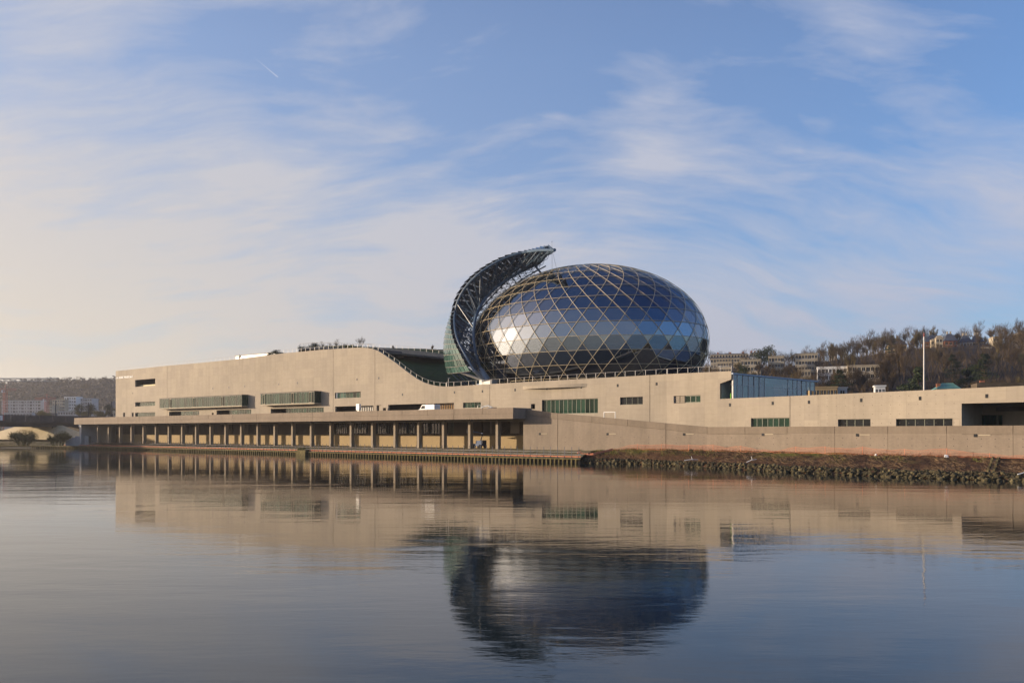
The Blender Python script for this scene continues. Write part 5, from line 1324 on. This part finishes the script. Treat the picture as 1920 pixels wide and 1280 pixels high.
def lattice(mb, a, c, w_, n, r_=.12):
    a, c = Vector(a), Vector(c); d = (c-a).normalized(); s_ = d.cross(Vector((0, 1, 0))) if abs(d.y) < .9 else Vector((1, 0, 0)); s_.normalize(); t_ = d.cross(s_)
    cs = [(s_*i+t_*j)*w_/2 for i, j in ((-1, -1), (1, -1), (1, 1), (-1, 1))]
    for o in cs: mb.tube([a+o, c+o], r_, 4)
    for k in range(n):
        p0, p1 = a.lerp(c, k/n), a.lerp(c, (k+1)/n)
        for q in range(4): mb.tube([p0+cs[q], p1+cs[(q+1) % 4]], r_*.6, 3)
def crane(px, pyb, pyt, Y, jl, jr, label, arm=0, mat=M_red):
    p = P(px, pyb, Y); p.z = 9; t_ = P(px, pyt, Y); c = thing('tower_crane', p, label, 'crane')
    mb = MB(); lattice(mb, p, t_, 2.4, 16, .28); obj('tower', mb, mat, c)
    mb = MB(); a, b_ = P(jl, pyt+.5, Y), P(jr, pyt+arm, Y); lattice(mb, a, b_, 1.8, 20, .22); obj('jib', mb, mat, c)
    mb = MB(); top = t_+Vector((0, 0, 4)); mb.tube([t_, top], .4, 4); mb.tube([top, a.lerp(t_, .3)], .12, 3); mb.tube([top, b_.lerp(t_, .3)], .12, 3); obj('tie', mb, mat, c)
    mb = MB(); mb.box(t_+Vector((-2, 0, -1.5)), 2, 2, 2.4); obj('cab', mb, M_white, c)
crane(10, 790, 730, 760, -14, 30, 'red tower crane at the far left in front of the grey flats')
crane(88, 790, 747, 740, 66, 104, 'red tower crane standing in the middle of the far town')
crane(-150, 790, 712, 520, -190, 107, 'thin pale crane jib stretching in from the left edge above the far hill', 0, M_alu)
mb = MB(); r = random.Random(77)
for k in range(9000):
    px = r.uniform(-120, 360); Y = r.uniform(790, 1180); z_ = fhz(px, Y); h_ = r.uniform(6, 15); q = Vector(((px-960)/FPX*Y, Y, z_-1))
    leafmass(mb, (q.x, q.y, q.z+h_*.6), 4, 4, h_*.5, 3, 2.6, r)
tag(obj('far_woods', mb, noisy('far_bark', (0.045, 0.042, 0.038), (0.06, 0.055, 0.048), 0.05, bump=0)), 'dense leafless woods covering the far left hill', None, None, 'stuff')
# bridge
LBr = Line((P(217, 782, 330).x, 330), (P(0, 782, 292).x-P(217, 782, 330).x, 292-330)); LBr.n = Vector((0.2, -1, 0)).normalized()
brg = thing('bridge', LBr.at(60, 9), 'dark steel road bridge with a panelled parapet at the left', 'bridge')
LBr = Line((LBr.at(150).x, LBr.at(150).y), -LBr.d)   # now runs to the right
zbp = LBr.z(0, 778); zbd = zbp-2.0; t1_ = LBr.t(216)
mb = MB(); n = 34
for i in range(n):
    a, c_ = lerp(-20, t1_, i/n), lerp(-20, t1_, (i+1)/n); g = MB(); slab(g, LBr, a+.05, c_-.05, zbd, zbp, 0, .12); obj('parapet_panel', g, M_bridge, brg)
mb = MB(); slab(mb, LBr, -20, t1_, zbd-.5, zbd-.01, -.3, 22); obj('deck', mb, M_bridge, brg)
for k in range(3):
    mb = MB(); slab(mb, LBr, -20, LBr.t(150), zbd-1.9, zbd-.51, 1+k*7, 1.5+k*7); obj('girder', mb, M_bridge, brg)
for k in range(16):
    t_ = lerp(-18, LBr.t(145), k/15); mb = MB(); slab(mb, LBr, t_, t_+.4, zbd-1.5, zbd-.52, 1.6, 20); obj('cross_beam', mb, M_bridge, brg)
mb = MB(); mb.tube([LBr.at(-20, zbp+.15, .06), LBr.at(t1_, zbp+.15, .06)], .09, 5); obj('hand_rail', mb, M_bridge, brg)
rs = thing('road_sign', LBr.at(LBr.t(4), zbp, 0.5), 'red and white striped board at the left end of the bridge', 'sign')
for a, c_, mt in ((0, 4.6, M_white), (4.7, 7.6, M_red)):
    mb = MB(); slab(mb, LBr, LBr.t(a), LBr.t(c_), zbd+.2, zbp-.1, -.12, -.02); obj('board', mb, mt, rs)
lab = ['left', 'middle', 'right']; tops3 = []
for i, (x, yt, yb) in enumerate(((104.3, 751.5, 780), (165.7, 754, 781.5), (209.3, 752.3, 782))):
    q = LBr.at(LBr.t(x), zbd, 8); p0 = P(x, yb, q.y); p1 = P(x, yt, q.y); s_ = thing('catenary_pole', Vector((p0.x, p0.y, zbd)), lab[i]+' one of three dark poles on the bridge', 'pole', 'poles on the bridge')
    mb = MB(); mb.tube([(p0.x, p0.y, zbd), p1], .16, 7); obj('pole', mb, M_bridge, s_)
    if i == 2:
        mb = MB(); mb.box((p0.x, p0.y, zbd+2.6), .8, .6, 1.4); obj('control_box', mb, M_bridge, s_)
    tops3.append(p1)
mb = MB(); a, c_ = tops3[1], tops3[2]; mb.tube([a.lerp(c_, k/10)-Vector((0, 0, 1.6*4*(k/10)*(1-k/10)+.4)) for k in range(11)], .035, 4)
tag(obj('overhead_wire', mb, M_bridge), 'slack wire hanging between the middle and right bridge poles', 'wire')
# revetment under the bridge, steps and bushes
rv = thing('revetment', P(85, 823, 305), 'pale sunlit concrete revetment sloping down under the bridge', 'revetment')
mb = MB(); Yb, Yt = 296, 308
bl = [(-80, 822), (0, 823), (132, 824.5), (168, 817.5)]; tp = [(-80, 818), (0, 808.5), (40, 796), (118, 797.3), (166, 817)]
A_ = [P(-80, 824, 334), P(0, 823.5, 321), P(60, 823.5, 311), P(132, 824.3, 299), P(166.5, 817.6, 294)]
B2 = [P(-80, 818, 337), P(0, 808, 327), P(40, 796.2, 322), P(118, 797.3, 309), P(166.5, 816.6, 295)]
for i in range(4): mb.face([A_[i], A_[i+1], B2[i+1], B2[i]])
for i in range(4): mb.face([B2[i], B2[i+1], Vector((B2[i+1].x, B2[i+1].y+4, 2)), Vector((B2[i].x, B2[i].y+4, 2))])
obj('slope', mb, M_rev, rv)
mb = MB(); q = P(99, 799, 311); mb.box(q, .5, .5, 1.6); obj('marker_post', mb, M_bridge, rv)
mb = MB(); sx0, sx1 = P(40, 800, 312).x, P(217, 800, 312).x; mb.hexa([(sx0+6, 330, 2), (sx1, 316, 2), (sx1, 334, 2), (sx0, 344, 2), (sx0+6, 330, 7.6), (sx1, 316, 7.6), (sx1, 334, 7.6), (sx0, 344, 7.6)]); obj('abutment', mb, M_recess, rv)
ab = thing('steps', P(145, 826, 290), 'blue-shaded concrete steps down to the quay left of the columns', 'steps')
for k, (a, c_, y_) in enumerate([(123, 129, 824.3), (129.2, 134, 822.2), (134.2, 140.5, 820), (140.7, 166, 817.3)]):
    mb = MB(); q0, q1 = P(a, y_, 288), P(c_, y_, 288); mb.hexa([(q0.x, 288, .9), (q1.x, 288, .9), (q1.x, 291, .9), (q0.x, 291, .9), (q0.x, 288, q0.z), (q1.x, 288, q0.z), (q1.x, 291, q0.z), (q0.x, 291, q0.z)]); obj('step', mb, M_grey, ab)
for i, (px, w_, h_, lb) in enumerate([(46, 52, 37, 'left green budding bush on the bank below the revetment'), (110, 46, 36, 'right bare budding bush on the bank below the revetment')]):
    Y = 287; k = w_/FPX*Y/6.2; q = P(px, 836, Y); q.z = 1.0
    b_ = tree(('bush', 0), q, (k, k, h_/FPX*Y/5.5*1.02), lb, name='bush', cat='bush', rz=i*2.0)
    mb = MB(); rr2 = random.Random(90+i); leafmass(mb, (0, 0, 2.3), 2.9, 2.9, 2.1, 3600 if i == 0 else 1500, .11, rr2); f = bpy.data.objects.new('buds', mesh('buds', mb, M_bushm)); COL.objects.link(f); f.parent = b_; f['kind'] = 'stuff'
mb = MB(); r = random.Random(4)
for k in range(60): px = r.uniform(-40, 135); leafmass(mb, tuple(qpt(px, 1.1, r.uniform(1, 6))), 1.2, 1.0, .5, 40, .16, r)
tag(obj('low_scrub', mb, M_grass), 'low green scrub along the bank at the far left', None, None, 'stuff')

# ------------------------------------------------------------------ quay rail, nets, machines, van, lamps
qr = thing('quay_barrier', qpt(600, .8, .3), 'scaffold-tube barrier with an orange board along the quay edge', 'barrier')
pts = walk(lambda x: qpt(x, .85, .35), 140, 1087, 1.55)
pb_ = MB(); pb_.tube([(0, 0, 0), (0, 0, 2.0)], .045, 4); pm_ = mesh('post', pb_, M_post)
fb = MB(); fb.box((0, 0, .16), .16, .16, .34); fbm = mesh('post_shoe', fb, M_blue)
for q in pts[-290:]:
    o_ = link('post', pm_, qr, q); s_ = bpy.data.objects.new('post_shoe', fbm); COL.objects.link(s_); s_.parent = o_
cur_ = [qpt(x, 0, .35) for x in range(118, 1088, 6)]+[qpt(1087, 0, .35)]
for z_, r_, m_ in ((1.95, .03, M_alu), (1.45, .035, M_alu)):
    mb = MB(); mb.tube([p+Vector((0, 0, z_+.0)) for p in cur_], r_, 4); obj('rail', mb, m_, qr)
mb = MB()
for a, c_ in zip(cur_, cur_[1:]):
    mb.hexa([Vector((p.x, p.y, z_))+n_ for z_ in (1.05, 1.2) for p, n_ in ((a, Vector((-.03, -.06, 0))), (c_, Vector((-.03, -.06, 0))), (c_, Vector((0, 0, 0))), (a, Vector((0, 0, 0))))])
obj('orange_board', mb, M_orange, qr)
lk = thing('mooring_block', qpt(569, .5, 0), 'dark moss-covered mooring block breaking the quay edge', 'block')
mb = MB(); a = qpt(560, 0, 0); c_ = qpt(577, 0, 0); d = (c_-a).normalized(); n_ = Vector((d.y, -d.x, 0)); mb.hexa([a+n_*.8+Vector((0, 0, -.3)), c_+n_*.8+Vector((0, 0, -.3)), c_-n_*1.5+Vector((0, 0, -.3)), a-n_*1.5+Vector((0, 0, -.3)), a+n_*.7+Vector((0, 0, 1.15)), c_+n_*.7+Vector((0, 0, 1.2)), c_-n_*1.5+Vector((0, 0, 1.5)), a-n_*1.5+Vector((0, 0, 1.4))]); obj('block', mb, M_moss, lk)
mb = MB(); r = random.Random(2); leafmass(mb, tuple(a.lerp(c_, .5)+Vector((0, .5, 1.4))), 1.6, 1.2, .35, 300, .16, r); obj('moss', mb, M_grass, lk, kind='stuff')
# orange netting
net = thing('safety_net_fence', bank(1500, .93), 'sagging orange plastic safety netting along the foot of the grey wall', 'net fence')
stk = [(1150, 841.5, 0), (1196, 838.5, 11), (1241, 838.8, 11), (1292, 839.5, 11), (1338, 840.5, 11), (1390, 843, 7), (1493, 842.5, 11), (1548, 840.3, 11), (1618, 840.5, 11), (1697, 842, 8), (1776, 840.5, 14), (1856, 848, 4), (1925, 849, 5), (2010, 850, 8)]
def netp(px, up=0.0):
    p = bank(px, .90); return Vector((p.x, p.y, p.z+up))
hgt = [(1150, .25), (1170, .5), (1196, .95), (1218, .75), (1241, 1.0), (1266, .8), (1292, 1.0), (1315, .85), (1338, 1.0), (1362, .55), (1390, .95), (1420, .35), (1450, .25), (1475, .6), (1493, .95), (1520, .8), (1548, 1.05), (1580, .8), (1618, 1.05), (1660, .75), (1697, .8), (1735, .75), (1776, 1.15), (1815, .7), (1856, .45), (1890, .3), (1925, .4), (2010, .7)]
mb = MB(); prev = None
for i in range(231):
    px = lerp(1120, 2030, i/230); h_ = table(hgt, px)*(.2+.8*min(1, max(0, (px-1120)/60))); rows2 = [netp(px, -.05), netp(px, h_*.5)+Vector((0, noise.noise(Vector((px*.1, 1, 1)))*.12, 0)), netp(px, h_+noise.noise(Vector((px*.15, 5, 1)))*.05)]
    if prev: mb.face([prev[0], rows2[0], rows2[1], prev[1]]); mb.face([prev[1], rows2[1], rows2[2], prev[2]])
    prev = rows2
obj('netting', mb, M_net, net)
mb = MB(); mb.tube([netp(lerp(1120, 2030, i/180), 0.02) for i in range(181)], .022, 4); obj('net_hem', mb, M_orange, net)
mb = MB(); mb.tube([netp(lerp(1150, 2030, i/180), table(hgt, lerp(1150, 2030, i/180))) for i in range(181)], .018, 4); obj('net_rope', mb, M_orange, net)
for px, _, k in stk[1:]:
    mb = MB(); p = netp(px); mb.tube([p, p+Vector((0, 0, table(hgt, px)+.12))], .035, 5); obj('stake', mb, M_orange, net)
mb = MB(); sw = [(1087, 847.5), (1093, 851.5), (1103, 853.4), (1113, 852), (1124, 848), (1136, 843.5), (1150, 841)]
Ysw = 155; c3 = []
for i, (x, y_) in enumerate(sw):
    k = [.5, .42, .38, .42, .55, .72, .88][i]; p = bank(x, k, .18); c3.append(p)
for dz, r_ in ((.0, .1), (.14, .07), (.26, .05)): mb.tube([p+Vector((0, .1, dz)) for p in c3], r_, 5)
obj('gathered_net', mb, M_orange, net)
mb = MB(); r = random.Random(6); leafmass(mb, tuple(c3[0]+Vector((0, 0, .35))), .45, .3, .45, 120, .14, r); obj('net_bundle', mb, M_orange, net, kind='stuff')
st_ = thing('stone_gutter', bank(1865, .5), 'narrow mossy stone gutter running down the embankment near the right edge', 'gutter')
for i in range(14):
    k = lerp(.22, .84, i/13); px = lerp(1858, 1868, i/13)
    for s_ in (-.32, .32):
        p = bank(px, k, .1); q = LR2.d*s_; mb = MB(); mb.box(p+Vector((q.x, q.y, 0)), .26, .30, .34, -.78+random.uniform(-.2, .2)); obj('kerb_stone', mb, M_rock, st_)
    mb = MB(); mb.box(bank(px, k, .0), .42, .28, .1, -.78); obj('gutter_stone', mb, M_black, st_)
for i, (px, k, s_, lb) in enumerate([(1775, .86, .7, 'crumpled white sheet caught under the orange net'), (1643, .84, .35, 'small pale scrap of litter below the orange net'), (1296, .9, .5, 'dark bin bag lying at the top of the embankment')]):
    g = MB(); add_rock(g, bank(px, k, .12), s_, random.Random(i)); o_ = tag(obj('litter', g, M_white if i < 2 else M_black), lb, 'litter')
for i, (px, k, L_, a_, lb) in enumerate([(1908, .12, 3.0, .35, 'bleached white branch sticking out of the rocks at the right edge'), (1283, .16, 2.2, .1, 'pale driftwood branch lying on the boulders'), (1400, .2, 1.6, .5, 'short white stick on the embankment above the boulders')]):
    g = MB(); p = bank(px, k, .35); e = p+Vector((cos(a_)*L_, -.2, sin(a_)*L_*.6)); g.tube([p, p.lerp(e, .5)+Vector((0, 0, .12)), e], .07, 5, .04); g.tube([p.lerp(e, .6), p.lerp(e, .6)+Vector((-.2, 0, .6))], .04, 4); tag(obj('driftwood', g, M_white), lb, 'branch')

# van on the deck
def at_deck(L, px, o, z=ZD): return L.at(L.t(px), z, o)
vn = thing('parked_van', at_deck(LF, 765, 6.5), 'white delivery van with a roof beacon parked behind the terrace parapet', 'van')
Lv = Line((at_deck(LF, 752, 5).x, at_deck(LF, 752, 5).y), (LF.d.x, LF.d.y)); VL = 5.2
side = [(0, .45), (VL, .45), (VL, 2.15), (VL-.15, 2.35), (1.7, 2.35), (1.35, 2.25), (.75, 1.45), (.1, 1.15), (0, .9)]
mb = MB(); plate(mb, Lv, [(a, ZD+z_) for a, z_ in side], [], 0, 1.9); obj('body', mb, M_white, vn)
mb = MB(); plate(mb, Lv, [(.95, ZD+1.45), (1.45, ZD+2.1), (2.3, ZD+2.1), (2.3, ZD+1.45)], [], -.01, .02); obj('side_window', mb, M_dwin, vn)
mb = MB(); mb.face([Lv.at(.72, ZD+1.46, .1), Lv.at(.72, ZD+1.46, 1.8), Lv.at(1.33, ZD+2.26, 1.7), Lv.at(1.33, ZD+2.26, .2)]); obj('windscreen', mb, M_dwin, vn)
for t_ in (.95, VL-.95):
    for o_ in (-.02, 1.7):
        mb = MB(); mb.tube([Lv.at(t_, ZD+.36, o_), Lv.at(t_, ZD+.36, o_+.22)], .36, 14); w1 = obj('wheel', mb, M_rubber, vn); mb = MB(); mb.tube([Lv.at(t_, ZD+.36, o_-.02), Lv.at(t_, ZD+.36, o_-.001)], .2, 10); obj('rim', mb, M_alu, w1)
mb = MB(); mb.box(Lv.at(1.9, ZD+2.5, 1), .3, .3, .28); obj('beacon', mb, M_orange, vn)
def lift(loc, label, L, zb_, boom_up, s_=1.0):
    g = thing('boom_lift', loc, label, 'boom lift'); t0 = L.t(960+FPX*loc.x/loc.y)
    def B(nm, c, sz, m_):
        mb = MB(); q = L.at(t0+c[0]*s_, zb_+c[1]*s_, c[2]*s_); mb.box(q, sz[0]*s_, sz[2]*s_, sz[1]*s_, atan2(L.d.y, L.d.x)); return obj(nm, mb, m_, g)
    B('chassis', (0, .75, 1), (2.6, .5, 1.6), M_blue); B('turret', (.3, 1.3, 1), (1.5, .7, 1.3), M_blue); B('counterweight', (1.1, 1.35, 1), (.7, .8, 1.3), M_slate)
    for a in (-.9, .9):
        for o_ in (.1, 1.7):
            mb = MB(); mb.tube([L.at(t0+a*s_, zb_+.42*s_, o_*s_), L.at(t0+a*s_, zb_+.42*s_, (o_+.28)*s_)], .42*s_, 14); obj('wheel', mb, M_rubber, g)
    pth = [(.6, 1.7), (-.9, 2.1+boom_up), (-2.6, 1.9+boom_up*.4), (-3.4, 1.3)] if boom_up < 1 else [(.4, 1.6), (1.0, 3.2), (-1.6, 3.6), (-2.6, 3.4)]
    mb = MB(); mb.tube([L.at(t0+a*s_, zb_+z_*s_, s_) for a, z_ in pth], .15*s_, 5); obj('boom', mb, M_foot if boom_up < 1 else M_blue, g)
    e = pth[-1]; mb = MB()
    for dx in (-.6, .6):
        for dz in (0, 1.0):
            mb.tube([L.at(t0+(e[0]+dx)*s_, zb_+(e[1]+dz)*s_, .6*s_), L.at(t0+(e[0]+dx)*s_, zb_+(e[1]+dz)*s_, 1.4*s_)], .04, 4)
        mb.tube([L.at(t0+(e[0]+dx)*s_, zb_+e[1]*s_, .6*s_), L.at(t0+(e[0]+dx)*s_, zb_+(e[1]+1)*s_, .6*s_)], .04, 4)
    mb.tube([L.at(t0+(e[0]-.6)*s_, zb_+(e[1]+1)*s_, .6*s_), L.at(t0+(e[0]+.6)*s_, zb_+(e[1]+1)*s_, .6*s_)], .04, 4)
    mb.box(L.at(t0+e[0]*s_, zb_+e[1]*s_, s_), 1.2*s_, .8*s_, .06, atan2(L.d.y, L.d.x)); obj('basket', mb, M_alu if boom_up < 1 else M_blue, g)
Lq = LF.off(7.0); lift(Lq.at(Lq.t(915), ZD), 'blue and white boom lift parked on the terrace deck', Lq, ZD, .1, .85)
Lq = LC.off(3.4); lift(Lq.at(Lq.t(893), 2.1), 'blue boom lift with a folded arm under the terrace between columns', Lq, 2.05, 1.5, 1.0)
cb2 = thing('site_cabinet', at_deck(LF, 616, 9), 'small white cabinet on a leg standing on the deck right of the bay window', 'cabinet'); q = LF.at(LF.t(617), ZD, 9)
mb = MB(); mb.box(q+Vector((0, 0, 2.4)), 1.1, .6, 1.5, -.69); obj('box', mb, M_white, cb2); mb = MB(); mb.box(q+Vector((0, 0, .8)), .5, .3, 1.65, -.69); obj('leg', mb, M_alu, cb2)
lp = thing('lamp_post', LU.at(LU.t(834), ztop(LU.t(834))-.4, 1.2), 'short white lamp post at the bottom of the roof dip', 'lamp post'); q = LU.at(LU.t(834), ztop(LU.t(834))-.4, 1.2)
mb = MB(); mb.tube([q, q+Vector((0, 0, 2.3))], .08, 6); obj('pole', mb, M_alu, lp); mb = MB(); mb.box(q+Vector((.15, 0, 2.4)), .5, .25, .15); obj('lamp_head', mb, M_alu, lp)
sk = thing('skylight', P(753, 674, 222), 'small pale box lying on the dark lawn slope', 'skylight'); mb = MB()
sp_ = rows[3][4] if len(rows) > 3 else P(753, 674, 222); sp_ = rows[4][3]
mb.box(sp_+Vector((0, 0, .3)), 2.2, .9, .5, -.69); obj('box', mb, M_alu, sk); sk.location = sk.location
mb = MB(); r = random.Random(15); LQ_ = LU.off(8.5)
for k in range(170):
    px = r.choice([r.uniform(560, 700), r.uniform(590, 690), r.uniform(636, 670)]); z_ = LQ_.z(px, table([(560, 653), (600, 652), (650, 651.5), (700, 653)], px)); leafmass(mb, tuple(LQ_.at(LQ_.t(px), z_+.1, r.uniform(-1, 2))), .7, .7, r.uniform(.2, .75), 26, .17, r)
tag(obj('roof_planting', mb, M_grass), 'low green planting growing along the roof crest behind the railing', None, None, 'stuff')
# roof plants
L3 = LU.off(2.5)
for i, (px, pyb, pyt, kind, lb) in enumerate([(449, 672, 664, ('bare', 4), 'thin bare sapling at the left end of the white roof structure'), (517, 668, 655, ('ever', 0), 'leafy green shrub between the white structure and the curved roof'), (506, 667, 660, ('ever', 0), 'low green shrub over the right end of the white roof structure'), (590, 655, 642, ('ever', 0), 'dark shrub on the curved roof beside bare saplings'), (605, 655, 638, ('bare', 1), 'left spindly sapling on the curved roof'), (618, 655, 640, ('bare', 3), 'middle spindly sapling on the curved roof'), (630, 654, 633, ('bare', 1), 'tallest bare sapling on the curved roof'), (648, 653, 645, ('ever', 0), 'low shrub clump right of the roof saplings'), (660, 652, 646, ('ever', 0), 'second low shrub clump near the roof crest'), (677, 651, 629, ('bare', 0), 'lone bare tree standing on the roof crest'), (738, 655, 646, ('bare', 4), 'tiny bare shrub behind the dark parapet'), (810, 656, 645, ('bare', 4), 'tiny bare tree near the sail on the upper lawn')]):
    LL = LU.off(9) if px > 530 else LR8.off(-3)
    if px > 700: LL = LU45.off(5)
    z0_ = LL.z(px, pyb); z1_ = LL.z(px, pyt); bh = {'bare': [14, 15, 12, 16, 11], 'ever': [9]}[kind[0]][kind[1]]; ex = 1.0
    q = LL.at(LL.t(px), z0_-ex); k = (z1_-z0_+ex)/bh; tree(kind, q, (k*(1.5 if kind[0] == 'ever' else .9),)*2+(k,), lb, name='roof_shrub' if kind[0] == 'ever' else 'roof_sapling', cat='shrub' if kind[0] == 'ever' else 'sapling')

# ------------------------------------------------------------------ air
mb = MB(); mb.box((-300, 1100, 56.5), 4200, 2500, 115)
m = bpy.data.materials.new('haze_air'); m.use_nodes = True; t = m.node_tree; t.nodes.clear(); T = NT(t)
vol = T.new('ShaderNodeVolumePrincipled', ins={'Color': (0.93, 0.93, 0.97, 1), 'Density': 0.00015, 'Anisotropy': 0.55})
T.l.new(vol.outputs[0], T.new('ShaderNodeOutputMaterial').inputs['Volume'])
tag(obj('haze', mb, m), 'thin evening haze over the river valley', None, None, 'stuff')
